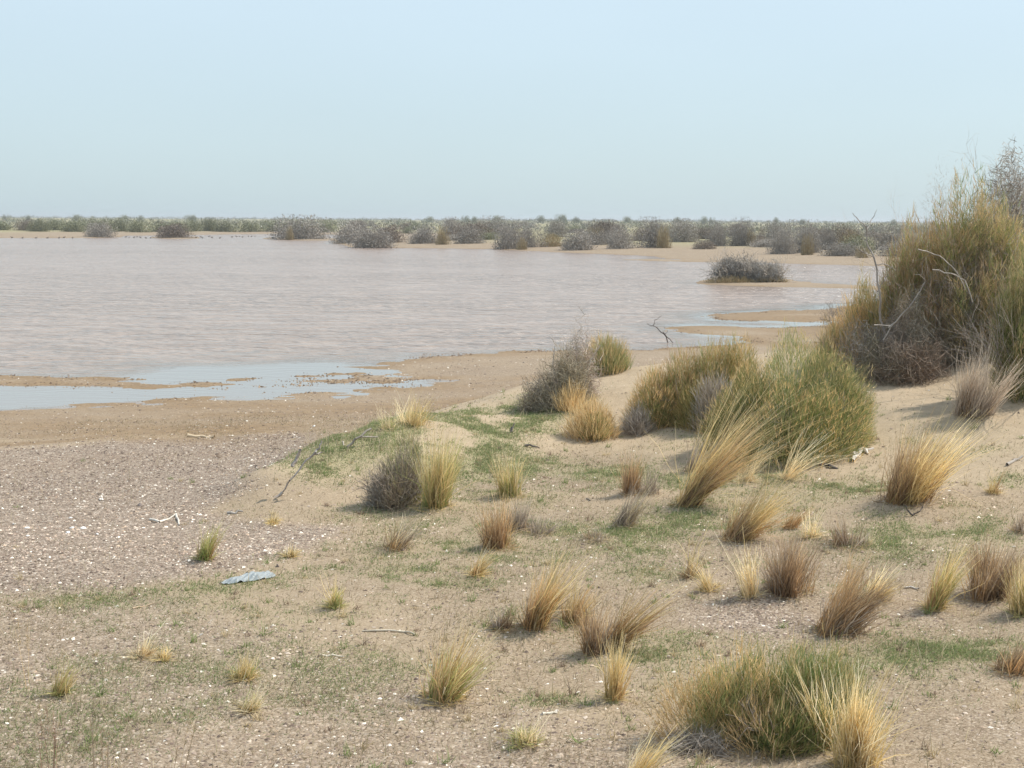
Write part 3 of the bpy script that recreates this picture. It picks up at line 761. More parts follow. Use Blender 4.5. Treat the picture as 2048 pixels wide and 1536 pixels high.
def shrub(px, py, parts, label, name='broom_shrub', cat='shrub', wood=True, woodcol=GREYD):
    """parts: list of (part name, n, dx px, dy m, half width px, depth m, height px, L, W, cols0, cols1, kw)"""
    rg = np.random.RandomState(int(px * 3 + py * 5)); loc = hit(px, py); m = mpp(loc)
    root = link(name, None, loc=loc)
    for pn, n, dx, dy, hw, dep, hp, L, W, c0, c1, kw in parts:
        g = Geo()
        slope_dome(g, rg, n, loc, (hw * m, dep, hp * m), (dx * m, dy), L=L, W=W, cols0=c0, cols1=c1, seed=dx * .1, **kw)
        link(pn, g.build(pn, M_TWIG if 'twig' in pn else M_GRASS), root)
    if wood:
        hw, hp = parts[0][4] * m, parts[0][6] * m
        k = 22; a = rg.rand(k) * 6.28
        st = np.stack([np.cos(a) * .06 + parts[0][2] * m, np.sin(a) * .06 + parts[0][3], np.full(k, -.02)], 1)
        dr = unit(np.stack([np.cos(a) * .9, np.sin(a) * .6, .5 + rg.rand(k)], 1))
        branch_obj('stems', rg, root, st, dr, [max(hw, hp) * .34] * k, [.010] * k, 3, woodcol, wig=.15)
    return tag(root, label, cat)

LB = [(-.45, -.1, .55, .82), (.05, .1, .68, 1.0), (.42, 0, .55, .86), (-.1, -.5, .6, .7), (.3, -.45, .5, .62), (.66, .1, .36, .58), (-.72, .1, .33, .55)]
LC = [(-.55, 0, .45, .8), (-.15, .1, .5, .95), (.3, .1, .5, 1.0), (.65, .1, .42, 1.0), (.1, -.4, .5, .6)]
LD = [(-.5, 0, .45, .6), (.0, .2, .55, .9), (.45, 0, .5, 1.0), (-.1, -.3, .5, .5), (.2, .3, .35, 1.15)]
# large green shrub in mid picture
shrub(1590, 925, [
  ('green_sprigs', 32000, 5, .6, 175, 1.0, 238, .15, .0042, BROOM0, BROOM1, dict(upb=1.0, shell=.45, nseg=2, jit=.4, lump=.3, lobes=LB)),
  ('seed_sprigs', 9000, 5, .6, 180, 1.05, 246, .08, .0065, TAN, TAN, dict(upb=1.0, shell=.75, jit=.5, lump=.3, lobes=LB)),
  ('right_sprigs', 7000, 135, .9, 62, .6, 150, .13, .0042, BROOM0, BROOM1 + TAN, dict(upb=.9, shell=.4, nseg=2, jit=.4, lump=.4)),
 ], 'largest rounded green shrub with yellow tips at the foot of the dune')
shrub(1380, 852, [
  ('green_sprigs', 9500, 10, .35, 135, .75, 150, .2, .005, BROOM0, BROOM1, dict(upb=1.1, shell=.4, nseg=3, jit=.32, lump=.3, lobes=LC)),
  ('seed_sprigs', 14500, 8, .35, 140, .8, 158, .13, .006, TAN, TAN, dict(upb=1.1, shell=.6, jit=.4, lump=.3, lobes=LC)),
  ('grey_twigs', 1300, -105, .1, 32, .3, 55, .20, .006, GREYD, GREYT, dict(upb=.8, shell=.3, jit=.5, nseg=3)),
  ('dead_twigs', 3000, 50, -.2, 55, .3, 110, .22, .006, GREYD, GREYT, dict(upb=1.0, shell=.3, jit=.4, nseg=3)),
 ], 'straw tipped green shrub with grey dead twigs on the dune left of the largest shrub')
shrub(1185, 878, [
  ('green_sprigs', 1500, 5, .1, 38, .3, 55, .16, .0055, BROOM0, BROOM1, dict(upb=1.0, shell=.2, nseg=3)),
  ('seed_sprigs', 2600, 0, .15, 62, .4, 80, .17, .006, PAL['rust'][0] + TAN, TAN, dict(upb=1.2, shell=.35, jit=.35, nseg=3)),
 ], 'small orange and green shrub on bare sand between dead bush and large shrubs', wood=False)
shrub(1215, 748, [
  ('green_sprigs', 2600, 0, .2, 55, .4, 70, .2, .006, BROOM0, BROOM1, dict(upb=1.8, shell=.3, nseg=3, jit=.25)),
  ('seed_sprigs', 2200, -5, .2, 60, .4, 78, .16, .006, TAN, TAN, dict(upb=1.8, shell=.5, jit=.25)),
 ], 'green and tan shrub on the dune crest against the water', wood=False)
# foreground green shrub
shrub(1530, 1495, [
  ('green_sprigs', 12500, 25, .12, 198, .46, 190, .12, .0032, BROOM0, BROOM1, dict(upb=.9, shell=.2, nseg=3, jit=.3, lump=.35, lobes=LC)),
  ('dark_green_sprigs', 4200, 100, .15, 95, .35, 170, .11, .0032, BROOM0, [(.13,.21,.09),(.17,.26,.12),(.24,.32,.12)], dict(upb=1.2, shell=.4, nseg=3, jit=.35, lump=.35)),
  ('seed_sprigs', 5200, -25, .12, 212, .48, 202, .12, .0036, TAN, TAN, dict(upb=.9, shell=.5, jit=.3, nseg=3, lump=.35, lobes=LC)),
  ('grey_twigs', 900, -130, -.05, 70, .2, 40, .12, .004, GREYD, GREYT, dict(upb=.1, shell=.3, jit=.5, nseg=3)),
 ], 'foreground green shrub with orange tan seed stems near the bottom edge')
# grey twiggy shrub beside the tall golden tussock
shrub(792, 1016, [
  ('grey_twigs', 7000, -5, .15, 68, .42, 130, .16, .0045, GREYD, GREYT + [(.36,.28,.23)], dict(upb=.6, shell=.2, jit=.45, nseg=3, lump=.3, lobes=[(-.4, 0, .6, .55), (-.05, 0, .65, .8), (.4, .1, .55, 1.05), (.1, -.3, .6, .6)])),
  ('green_sprigs', 800, 10, .2, 45, .3, 155, .14, .004, BROOM0, BROOM1 + TAN, dict(upb=1.6, shell=.85, jit=.2)),
 ], 'dense grey twiggy shrub left of the tall upright golden tussock', name='twiggy_shrub')
# grey dead bush at the left end of the dune crest
shrub(1118, 822, [
  ('grey_twigs', 7500, -5, .3, 88, .5, 118, .2, .0055, GREYD, GREYT, dict(upb=.5, shell=.1, jit=.8, nseg=3, kink=.05, lump=.45, lobes=LD)),
  ('upper_twigs', 4200, 30, .6, 68, .4, 148, .2, .0055, GREYT, GREYT + [(.55,.51,.47)], dict(upb=.3, shell=.1, jit=.9, nseg=3, kink=.06, lump=.5, lobes=LD)),
  ('straw_sprigs', 900, 25, .0, 45, .3, 60, .2, .005, TAN, TAN, dict(upb=1.4, shell=.1, jit=.3, nseg=3)),
 ], 'dead grey tangled bush at the left end of the dune crest', name='dead_bush', cat='dead bush')
print('shrubs', time.time() - T0)

# ---- big thicket at right: individual shrubs standing together on the dune
TAN2 = [(.68,.51,.28),(.76,.60,.37),(.58,.42,.22),(.68,.54,.37)]
LT = [(-.5, 0, .5, .86), (-.1, .1, .5, 1.0), (.35, .1, .5, .93), (.7, 0, .45, .8), (-.3, -.4, .5, .55), (.3, -.45, .5, .6), (0, -.3, .6, .3)]
shrub(1950, 720, [
  ('green_sprigs', 20000, 14, .5, 100, .9, 350, .22, .0065, BROOM0, BROOM1, dict(upb=1.0, shell=.35, nseg=2, jit=.45, lump=.3, box=.62, lobes=LT)),
  ('seed_sprigs', 19000, 12, .5, 104, .95, 356, .14, .0075, TAN2, TAN2, dict(upb=1.0, shell=.6, nseg=2, jit=.5, lump=.3, box=.62, lobes=LT)),
  ('dry_twigs', 7500, 10, .2, 98, .8, 290, .22, .006, GREYD, GREYT + [(.46,.36,.25)], dict(upb=.3, shell=.3, nseg=2, jit=.9, kink=.06, lump=.45, lobes=LT)),
 ], 'tallest green and straw coloured shrub of the thicket at the right edge')
shrub(1840, 722, [
  ('green_sprigs', 9500, 2, .3, 76, .6, 262, .24, .0065, BROOM0, BROOM1, dict(upb=1.1, shell=.3, nseg=2, jit=.4, lump=.35, box=.66, lobes=LT)),
  ('seed_sprigs', 14000, 0, .3, 80, .65, 275, .2, .0075, TAN2 + [(.58,.37,.18)], TAN2, dict(upb=1.1, shell=.5, nseg=2, jit=.45, lump=.35, box=.66, lobes=LT)),
  ('grey_twigs', 4200, 10, -.1, 70, .6, 200, .24, .006, GREYD, GREYT, dict(upb=.3, shell=.3, nseg=2, jit=.9, kink=.07, lump=.4, lobes=LT)),
 ], 'orange straw broom shrub at the front left of the thicket')
shrub(2046, 790, [
  ('green_sprigs', 13000, 0, .1, 60, .6, 280, .2, .0065, BROOM0, BROOM1, dict(upb=1.0, shell=.35, nseg=2, jit=.4, lump=.3, box=.7, lobes=LT)),
  ('seed_sprigs', 7000, 0, .1, 62, .6, 290, .13, .0075, TAN2, TAN2, dict(upb=1.0, shell=.6, nseg=2, jit=.45, lump=.3, box=.7, lobes=LT)),
 ], 'bright green broom shrub cut by the right edge beside the feathery grey tuft')
shrub(1722, 752, [
  ('green_sprigs', 6000, 5, .5, 92, .6, 155, .22, .0055, BROOM0, BROOM1, dict(upb=1.1, shell=.2, nseg=2, jit=.4, lump=.4, lobes=LD)),
  ('seed_sprigs', 8500, 2, .5, 98, .6, 168, .2, .006, TAN, TAN, dict(upb=1.3, shell=.35, nseg=2, jit=.4, lump=.4, lobes=LD)),
  ('grey_twigs', 2500, 10, .3, 80, .5, 105, .2, .006, GREYD, GREYT, dict(upb=.3, shell=.3, nseg=2, jit=.9, kink=.06, lump=.4)),
 ], 'low straw and green shrub at the left foot of the thicket beside the water')
shrub(1805, 768, [
  ('grey_twigs', 7000, 0, .4, 88, .7, 150, .26, .006, GREYD, GREYT, dict(upb=.3, shell=.1, jit=.9, nseg=2, kink=.06, lump=.45, lobes=LD)),
  ('brown_twigs', 3600, 20, .2, 85, .5, 85, .24, .006, [(.26,.19,.14)], [(.40,.31,.23),(.33,.25,.19)], dict(upb=.3, shell=.1, jit=.8, nseg=2, kink=.05)),
 ], 'dense tangle of grey dead twigs at the foot of the thicket above bare sand', name='dead_bush', cat='dead bush')
def thorn(px, py, hpx, wpx, label, k=9, r=.018, levels=5, cols=GREYT, lean=0, seed=1, name='thorn_bush', cat='thorn bush', dy=0.0, nsplit=3, tw=1500, lvlen=.25, zc=.6, tww=.005):
    rg = np.random.RandomState(seed); loc = hit(px, py); m = mpp(loc); loc = loc + [0, dy, 0]; loc[2] = H(loc[0], loc[1])
    root = link(name, None, loc=loc); a = rg.rand(k) * 6.28; hh, ww = hpx * m, wpx * m
    st = np.stack([np.cos(a) * .1, np.sin(a) * .1, np.full(k, -.03)], 1)
    dr = unit(np.stack([np.cos(a) * ww / hh * .5 + lean, np.sin(a) * .5, .7 + .5 * rg.rand(k)], 1))
    branch_obj('branches', rg, root, st, dr, hh * lvlen * (.8 + .5 * rg.rand(k)), [r] * k, levels, cols, wig=.3, nsplit=nsplit, shrink=.68)
    if tw:
        g = Geo(); dome_sprigs(g, rg, tw, (lean * hh * .5, 0, hh * zc * .5), (ww * .45, ww * .4, hh * .5), .2, tww, GREYD, cols, upb=.2, shell=.05, jit=1.0, nseg=3, kink=.07, lump=.4)
        link('twigs', g.build('twigs', M_TWIG), root)
    return tag(root, label, cat)
thorn(2045, 690, 390, 190, 'tall leafless grey thorn bush rising behind the thicket at the right edge', k=16, levels=6, seed=3, dy=.8, tw=5200, r=.034, lvlen=.30, zc=1.08, tww=.009)
thorn(1885, 660, 340, 150, 'grey thorny branches poking above the top left of the thicket', k=9, levels=5, seed=8, dy=.5, tw=1200, lvlen=.3, r=.02, zc=1.0)
# pale branching snag left of the thicket, drawn limb by limb
def limbs(px, py, lines, label, name, cat, cols, depth=0.0, part='branch', dyl=None):
    """lines: list of (list of px points, r0 m, r1 m); built in the upright plane through the foot"""
    loc = hit(px, py); m = mpp(loc); rg = np.random.RandomState(int(px)); loc = loc + [0, depth, 0]
    root = link(name, None, loc=loc)
    for pts, ra, rb in lines:
        P = np.array([((x - px) * m, rg.normal() * .05, (py - y) * m) for x, y in pts])
        # resample with a little waver
        Q = [P[0]]
        for i in range(len(P) - 1):
            for t in (.33, .66, 1): Q.append(P[i] * (1 - t) + P[i + 1] * t + (rg.normal(size=3) * m * 1.2 if t < 1 else 0))
        Q = np.array(Q); k = len(Q) - 1; r = np.linspace(ra, rb, k + 1); g = Geo(); c = pick(rg, k, cols, var=.1)
        g.segs(Q[:-1], Q[1:], r[:-1], r[1:], c, c, 5)
        link(part, g.build(part, M_TWIG), root)
    return tag(root, label, cat)
PALEW = [(.42,.37,.32),(.34,.30,.26)]; DARKW = [(.10,.085,.075),(.15,.125,.11)]
limbs(1785, 745, [([(1790,730),(1772,680),(1760,640),(1752,585),(1738,515),(1725,485),(1722,455)], .022, .009), ([(1722,455),(1705,440),(1694,429)], .009, .004), ([(1722,460),(1735,440),(1744,422)], .008, .003),
                  ([(1728,470),(1745,468),(1760,478)], .007, .003), ([(1738,515),(1715,505),(1703,495),(1700,485)], .007, .003), ([(1742,530),(1765,530),(1785,542)], .009, .004),
                  ([(1735,510),(1750,500),(1775,494)], .006, .003), ([(1725,485),(1712,478)], .005, .003), ([(1752,585),(1765,560),(1772,548)], .007, .003)],
      'forked pale dead branch standing clear of the left side of the thicket', 'dead_branch', 'branch', [(.40,.35,.31),(.30,.26,.23)])
limbs(1930, 775, [([(1820,500),(1850,507),(1880,520),(1905,545),(1925,580)], .009, .006), ([(1858,541),(1895,548),(1925,562),(1938,605)], .009, .008)],
      'two curved pale dead boughs crossing the front of the thicket', 'dead_branch', 'branch', PALEW, depth=.0)
limbs(1775, 772, [([(1755,650),(1790,610),(1820,562)], .012, .007), ([(1725,645),(1760,646)], .009, .006), ([(1745,675),(1765,640)], .009, .005)],
      'straight pale sticks lying in the low part of the thicket', 'dead_branch', 'branch', PALEW, depth=-.5)
limbs(1336, 690, [([(1340,690),(1328,668),(1312,654),(1294,648)], .020, .008), ([(1306,651),(1309,640),(1322,631)], .009, .005), ([(1345,685),(1326,664)], .014, .014), ([(1330,668),(1334,660)], .008, .005)],
      'dark forked dead branch sticking up above the shrubs against the water', 'dead_branch', 'branch', DARKW, depth=.0)
thorn(1675, 655, 75, 120, 'low open dark twiggy bush at the water edge left of the thicket', k=7, levels=5, seed=21, cols=GREYD, tw=250, dy=.5)

# ------------------------------------------------------------------ driftwood and sticks lying on the ground
def stick(pts, r, cols, label, name='driftwood_stick', cat='stick', branches=()):
    rg = np.random.RandomState(int(pts[0][0] + pts[0][1])); W = np.array([hit(*p) for p in pts]); o = W[0]
    root = link(name, None, loc=o)
    for ln in [pts] + list(branches):
        P = np.array([hit(x, y) - o for x, y in ln]); P[:, 2] += r * .8
        lf = np.linspace(0, 1, len(P)); 
        Q = [P[0]]
        for i in range(len(P) - 1):
            for t in (.5, 1): Q.append(P[i] * (1 - t) + P[i + 1] * t + rg.normal(size=3) * r * .5)
        Q = np.array(Q); k = len(Q) - 1; rr = np.linspace(r, r * .55, k + 1) * (1 + .2 * rg.normal(size=k + 1)); g = Geo(); c = pick(rg, k, cols, var=.1)
        g.segs(Q[:-1], Q[1:], rr[:-1], rr[1:], c, c, 6)
        link('wood', g.build('wood', M_TWIG), root)
    tag(root, label, cat)
stick([(300,1040),(320,1046),(338,1038),(352,1030)], .012, [(.66,.61,.53)], 'bleached forked driftwood piece lying on the gravel beach', branches=[[(352,1030),(358,1042),(357,1052)]])
stick([(375,874),(405,875),(432,877)], .03, [(.60,.48,.33)], 'flat pale plank of driftwood on the far gravel beach')
stick([(455,1028),(470,1028),(486,1026)], .016, [(.40,.36,.32)], 'short grey stick on the gravel at the foot of the spur')
stick([(725,1264),(775,1263),(810,1266),(830,1272)], .009, [(.62,.54,.42)], 'long thin curved stick on sand left of the tall slim tussock')
stick([(640,1311),(665,1313),(690,1316)], .009, [(.66,.58,.46)], 'straight thin pale stick lying left of the curved stick')
stick([(890,1393),(918,1392),(940,1397)], .014, [(.62,.56,.47)], 'bleached stick lying against the foot of the fanned golden tussock')
stick([(1085,1430),(1100,1428),(1115,1427)], .010, [(.72,.66,.55)], 'short white stick right of the small open green tuft')
stick([(1808,1177),(1822,1176),(1838,1180)], .013, [(.62,.56,.50)], 'short bleached stick on the sand left of the golden green tussock')
stick([(1705,925),(1712,912),(1725,902),(1745,897)], .03, [(.56,.51,.45)], 'angular bleached branch lying right of the largest green shrub', branches=[[(1725,902),(1738,908)],[(1712,912),(1708,918)]])
stick([(1640,934),(1655,931),(1672,938)], .022, DARKW, 'dark charred stick below the largest green shrub')
stick([(2014,932),(2030,921),(2044,916)], .022, [(.42,.37,.32)], 'grey brown stick on the sand at the right edge')
stick([(1180,1002),(1172,998),(1165,1004)], .008, [(.3,.25,.2)], 'small twig lying on green grass in mid picture')
stick([(1050,893),(1065,895),(1080,897)], .014, DARKW, 'dark stick on the sandy slope left of the small orange shrub')
stick([(265,1218),(290,1213),(320,1208)], .007, [(.55,.42,.28)], 'thin tan straw stick lying on gravel in the left foreground')
limbs(1825, 1030, [([(1815,1020),(1822,1028),(1828,1031),(1838,1022),(1846,1013)], .010, .005), ([(1826,1031),(1829,1026)], .006, .004), ([(1815,1020),(1808,1010)], .006, .003)],
      'curved dark twig standing on the sand below the largest tussock', 'fallen_twig', 'stick', DARKW)
limbs(560, 992, [([(586,932),(594,915),(602,898)], .022, .016), ([(565,985),(582,958),(605,930),(628,908)], .009, .012), ([(628,908),(640,896),(644,880)], .014, .008), ([(540,1002),(565,985)], .012, .02), ([(628,908),(645,904)], .012, .006)],
      'weathered grey driftwood branches propped on the tip of the spur', 'driftwood_branch', 'driftwood', [(.42,.38,.34),(.33,.29,.26)])
limbs(700, 893, [([(690,898),(712,876),(742,858)], .018, .012), ([(716,875),(755,876)], .013, .008), ([(690,902),(684,885)], .014, .008)],
      'pale forked driftwood lying on the green top of the spur', 'driftwood_branch', 'driftwood', PALEW)
limbs(1025, 868, [([(1024,872),(1024,855)], .022, .016), ([(1024,858),(1030,848)], .01, .006)], 'short dark stump of dead wood on the sandy slope', 'dead_stump', 'stump', [(.16,.14,.13)])

limbs(1150, 800, [([(1150,800),(1155,740),(1152,690),(1158,668)], .010, .004), ([(1120,790),(1105,730),(1110,690),(1098,672)], .012, .004), ([(1165,790),(1180,720),(1200,690)], .012, .004),
                  ([(1090,800),(1070,770),(1052,765)], .010, .004), ([(1130,740),(1150,725),(1190,722)], .008, .003), ([(1095,775),(1130,735)], .010, .006), ([(1060,818),(1085,790),(1120,770)], .010, .005)],
      'bare bleached branches sticking out of the dead grey bush', 'dead_branch', 'branch', [(.50,.46,.41),(.40,.36,.32)])
# grass fringe stalks along the spur
rg = np.random.RandomState(77)
P = np.array([hit(x, y)[:2] for x, y in [(610 + 160 * rg.rand(), 872 + 70 * rg.rand()) for _ in range(90)]])
n = len(P)
ground_strands('spur_stalks', P, .12 + .14 * rng.rand(n), np.full(n, .006), pick(rng, n, [(.52,.43,.3)]), pick(rng, n, [(.70,.60,.44)]), .5, 'loose dry stalks standing along the spur top', 'dry grass', nseg=3)

# ------------------------------------------------------------------ pale stones, plastic sheet
def rock_mesh(name, seed, col):
    import bmesh
    rg = np.random.RandomState(seed); bm = bmesh.new(); bmesh.ops.create_icosphere(bm, subdivisions=2, radius=1)
    for v in bm.verts:
        p = np.array(v.co); k = 1 + .18 * math.sin(3 * p[0] + seed) * math.cos(2.3 * p[1] - seed) + .06 * rg.normal()
        v.co = Vector(p * k)
    me = bpy.data.meshes.new(name); bm.to_mesh(me); bm.free()
    a = me.attributes.new('Col', 'FLOAT_COLOR', 'POINT'); a.data.foreach_set('color', np.tile([*col, 1.0], len(me.vertices)).astype(np.float32))
    me.materials.append(M_STONE); return me
RK = [rock_mesh('stone', s, c) for s, c in ((1, (.82,.80,.76)), (2, (.78,.74,.68)), (3, (.25,.20,.17)))]
for i, (x, y, s, k, lb) in enumerate([
  (54,1056,11,0,'white stone farthest left in the loose row on the gravel beach'), (56,1072,9,1,'small white stone below the farthest left one'),
  (141,1036,9,0,'white stone lying highest up the beach in the group'), (144,1056,12,0,'white stone in the middle of the group with another touching below'),
  (135,1066,12,1,'white stone touching the lower edge of the middle one'), (167,1057,13,0,'largest whitest stone right of the middle pair'),
  (195,1069,10,0,'flat white stone at the right end of the group'), (28,1049,9,1,'dull white stone at the left end by the picture edge'),
  (628,853,9,0,'single white stone at the far edge of the gravel near the spur'), (280,1012,15,2,'dark brown stone lying at the top of the pale gravel'),
  (203,1000,11,1,'pale stone on the gravel above the group of white ones'), (556,1133,13,2,'dark stone just above the right end of the plastic sheet')]):
    l = hit(x, y); m = mpp(l); o = link('beach_stone', RK[k], loc=l); sz = s * m * .46; o.scale = (sz * 1.1, sz * .8, sz * .5); o.rotation_euler = (.1 * i, .07 * i, i * 1.3)
    tag(o, lb, 'stone', 'loose stones on the beach')
def plastic():
    l = hit(496, 1158); m = mpp(l); nu, nv = 44, 16
    V = []; 
    for j in range(nv):
        for i in range(nu):
            u = i / (nu - 1) * 2 - 1; v = j / (nv - 1) * 2 - 1
            x = u * 50 * m; wdt = (1 - abs(u) ** 3) * .11 + .012
            y = v * wdt + .13 * u
            zc = (1 - v * v) * (.030 + .016 * math.sin(2.2 * u + .6)) * (1 - abs(u) ** 5)
            zc += .009 * math.sin(9 * u + 3 * v) + .006 * math.sin(23 * u - 5 * v) + .012 * (vnoise(np.array(u * 5.0 + 9), np.array(v * 3.0 + 4)) - .5)
            g = float(H(np.array([l[0] + x]), np.array([l[1] + y]))[0]) - l[2]
            V.append((x, y, g + max(zc, 0) + .008))
    V = np.array(V); idx = np.arange(nu * nv).reshape(nv, nu)
    F = np.stack([idx[:-1, :-1], idx[:-1, 1:], idx[1:, 1:], idx[1:, :-1]], -1).reshape(-1, 4)
    m_, nt, N, L = new_mat('grey_plastic'); out = N('ShaderNodeOutputMaterial'); p = N('ShaderNodeBsdfPrincipled')
    n = N('ShaderNodeTexNoise'); n.inputs['Scale'].default_value = 14; r = N('ShaderNodeValToRGB'); r.color_ramp.elements[0].color = (.25,.28,.285,1); r.color_ramp.elements[1].color = (.34,.37,.375,1)
    L(n.outputs[0], r.inputs[0]); L(r.outputs[0], p.inputs['Base Color']); p.inputs['Roughness'].default_value = .38
    b = N('ShaderNodeBump'); b.inputs['Distance'].default_value = .008; L(n.outputs[0], b.inputs['Height']); L(b.outputs[0], p.inputs['Normal']); L(p.outputs[0], out.inputs['Surface'])
    o = link('plastic_sheet', mesh_np('plastic_sheet', V, F, None, True, m_), loc=l)
    tag(o, 'crumpled bluish grey plastic sheet lying flat at the edge of the grass', 'plastic sheet')
plastic()
print('small', time.time() - T0)

# ------------------------------------------------------------------ far bushes
def far_proto(seed, c0, c1, n, L, W, upb=.3, jit=.8, lump=.35, squash=1.0):
    rg = np.random.RandomState(seed); g = Geo()
    for k in range(4):
        ox, oy = rg.normal() * .32, rg.normal() * .3; s = .55 + .3 * rg.rand()
        dome_sprigs(g, rg, n // 4, (ox, oy, 0), (s, s, .95 * s * squash + .15), L, W, c0, c1, upb=upb, shell=.25, jit=jit, lump=lump, seed=seed + k)
    # normalise to width 2, height 1
    for i in range(len(g.V)):
        pass
    V = np.vstack(g.V); w = np.percentile(np.abs(V[:, 0]), 98); h = np.percentile(V[:, 2], 99.3)
    g.V = [np.minimum(v / [w, w, h], [9, 9, 1.04]) for v in g.V]
    return g.build('far_bush', M_TWIG)
FG0 = [(.25,.222,.19),(.30,.268,.23)]; FG1 = [(.42,.38,.335),(.49,.45,.40),(.35,.315,.275)]
GG0 = [(.17,.175,.10),(.20,.20,.125)]; GG1 = [(.28,.29,.17),(.33,.33,.21),(.38,.36,.23)]
TN0 = [(.30,.23,.13)]; TN1 = [(.50,.39,.24),(.42,.33,.20),(.35,.32,.18)]
BR0 = [(.18,.14,.11)]; BR1 = [(.30,.25,.21),(.36,.30,.24),(.26,.23,.19)]
PG = [far_proto(s, FG0, FG1, 6500, .065, .021) for s in (1, 2, 3, 4)]
PGR = [far_proto(s, GG0, GG1, 4200, .075, .034, upb=.4) for s in (11, 12, 13)]
PT = [far_proto(s, TN0, TN1, 1600, .2, .022, upb=1.2, jit=.4) for s in (21, 22)]
PB = [far_proto(s, BR0, BR1, 5500, .07, .023) for s in (31, 32)]
rgf = np.random.RandomState(9)
def far_bush(px, py, wpx, hpx, kind, label, group=None, name='scrub_bush', cat='bush', loc=None):
    if loc is None: loc = hit(px, py)
    m = mpp(loc); me = {'g': PG, 'e': PGR, 't': PT, 'b': PB}[kind]; me = me[rgf.randint(len(me))]
    o = link(name, me, loc=loc - np.array([0, 0, .05]))
    o.scale = (wpx * m * .5, wpx * m * .5, hpx * m * 1.05); o.rotation_euler = (0, 0, rgf.rand() * 6.28)
    return tag(o, label, cat, group)
FRONT = [
 (205,474,74,30,'g','grey dome bush standing alone at the far left waterline'),
 (343,475,74,27,'b','brownish grey dome bush on a sand islet, second from the left at the waterline'),
 (596,478,96,46,'g','largest grey bush of the left half, on the islet below the skyline'),
 (578,480,22,28,'t','small tan bush in front of the largest far grey bush'),
 (708,486,88,42,'g','grey bush at the left end of the far wooded shore'),
 (752,496,92,44,'g','grey green bush at the tip of the far point, touching the water'),
 (778,485,60,34,'b','brown green bush just behind the bush on the far point'),
 (835,487,84,36,'g','low grey bush on the sand right of the far point'),
 (884,489,22,36,'t','narrow tan bush beside bleached branches on the far sand'),
 (900,472,64,36,'g','grey bush behind the narrow tan bush'),
 (1022,498,80,52,'g','large grey bush at the middle of the far shoreline'),
 (1060,494,55,42,'g','grey bush overlapping the right of the middle shoreline bush'),
 (1044,499,22,24,'t','small olive tan bush before the middle shoreline bush'),
 (1104,493,44,24,'t','low tan bush between the middle bush and the next round grey bush'),
 (1150,500,72,38,'g','round grey bush at the water edge right of the middle'),
 (1196,488,42,34,'t','tan and green bush behind the round grey bush'),
 (1252,497,70,46,'g','left one of two joined grey bushes on the sandy far bank'),
 (1295,495,66,58,'g','right one of two joined grey bushes on the sandy far bank'),
 (1328,496,28,46,'t','upright tan bush ending the pair of joined grey bushes'),
 (1372,484,70,44,'g','grey bush set back right of the upright tan bush'),
 (1438,492,62,46,'g','left grey bush of the group above the island bush'),
 (1480,492,60,54,'g','taller grey bush of the group above the island bush'),
 (1503,492,28,32,'t','tan bush at the right end of the group above the island bush'),
 (1560,508,60,50,'g','grey bush left of the tan round topped bush on the far bank'),
 (1598,506,80,62,'g','large grey bush behind the tan round topped bush'),
 (1616,510,32,42,'t','tan round topped bush on the sandy far bank'),
 (1650,500,60,48,'g','grey bush right of the tan round topped bush'),
 (1700,500,50,38,'t','orange tan bush behind the forked dead branch'),
 (1765,500,90,52,'g','grey bush partly hidden by the left edge of the thicket'),
 (1690,494,60,45,'b','brownish bush between the tan bushes and the thicket'),
 (1535,484,70,40,'g','grey bush set back above the island bush'),
 (950,478,70,34,'b','brown bush set back on the central far sand'),
 (985,470,60,36,'g','grey bush set back left of the middle shoreline bush'),
 (1112,474,60,34,'g','grey bush set back right of the middle shoreline bush'),
 (1210,475,60,34,'b','brown bush set back above the round grey bush'),
]
for a in FRONT: far_bush(*a)
# island bushes with visible stems
def island_bush(px, py, wpx, hpx, label, seed):
    rg = np.random.RandomState(seed); loc = hit(px, py); m = mpp(loc); root = link('thorn_bush', None, loc=loc)
    hw, hh = wpx * m / 2, hpx * m; k = 12; a = rg.rand(k) * 6.28
    branch_obj('branches', rg, root, np.stack([np.cos(a) * hw * .4, np.sin(a) * hw * .4, np.full(k, 0)], 1), unit(np.stack([np.cos(a), np.sin(a), .8 + rg.rand(k)], 1)), [hh * .5] * k, [.03] * k, 4, GREYT, nsplit=3)
    g = Geo()
    for j in range(4):
        dome_sprigs(g, rg, 2200, (rg.normal() * hw * .35, rg.normal() * hw * .3, 0), (hw * .62, hw * .6, hh * (.72 + .22 * rg.rand())), .3, .02, FG0, FG1 + [(.42,.42,.41)], upb=.3, shell=.2, jit=.9, lump=.4, seed=j, nseg=3, kink=.05)
    link('twigs', g.build('twigs', M_TWIG), root)
    g = Geo(); dome_sprigs(g, rg, 1500, (0, -hw * .4, 0), (hw * .95, hw * .6, hh * .25), .2, .02, TN0, TN1, upb=1, shell=.3, jit=.4)
    link('dry_grass', g.build('dry_grass', M_GRASS), root)
    tag(root, label, 'bush')
island_bush(1458, 564, 112, 60, 'grey thorny bush on the small island in the right arm of the lake, left half', 41)
island_bush(1533, 563, 92, 48, 'lower grey thorny bush on the small island, right half', 42)

ORD = ['first','second','third','fourth','fifth','sixth','seventh','eighth','ninth','tenth','eleventh','twelfth','thirteenth','fourteenth','fifteenth','sixteenth','seventeenth','eighteenth','nineteenth','twentieth']
ORD += ['twenty ' + o for o in ORD[:9]] + ['thirtieth'] + ['thirty ' + o for o in ORD[:9]]
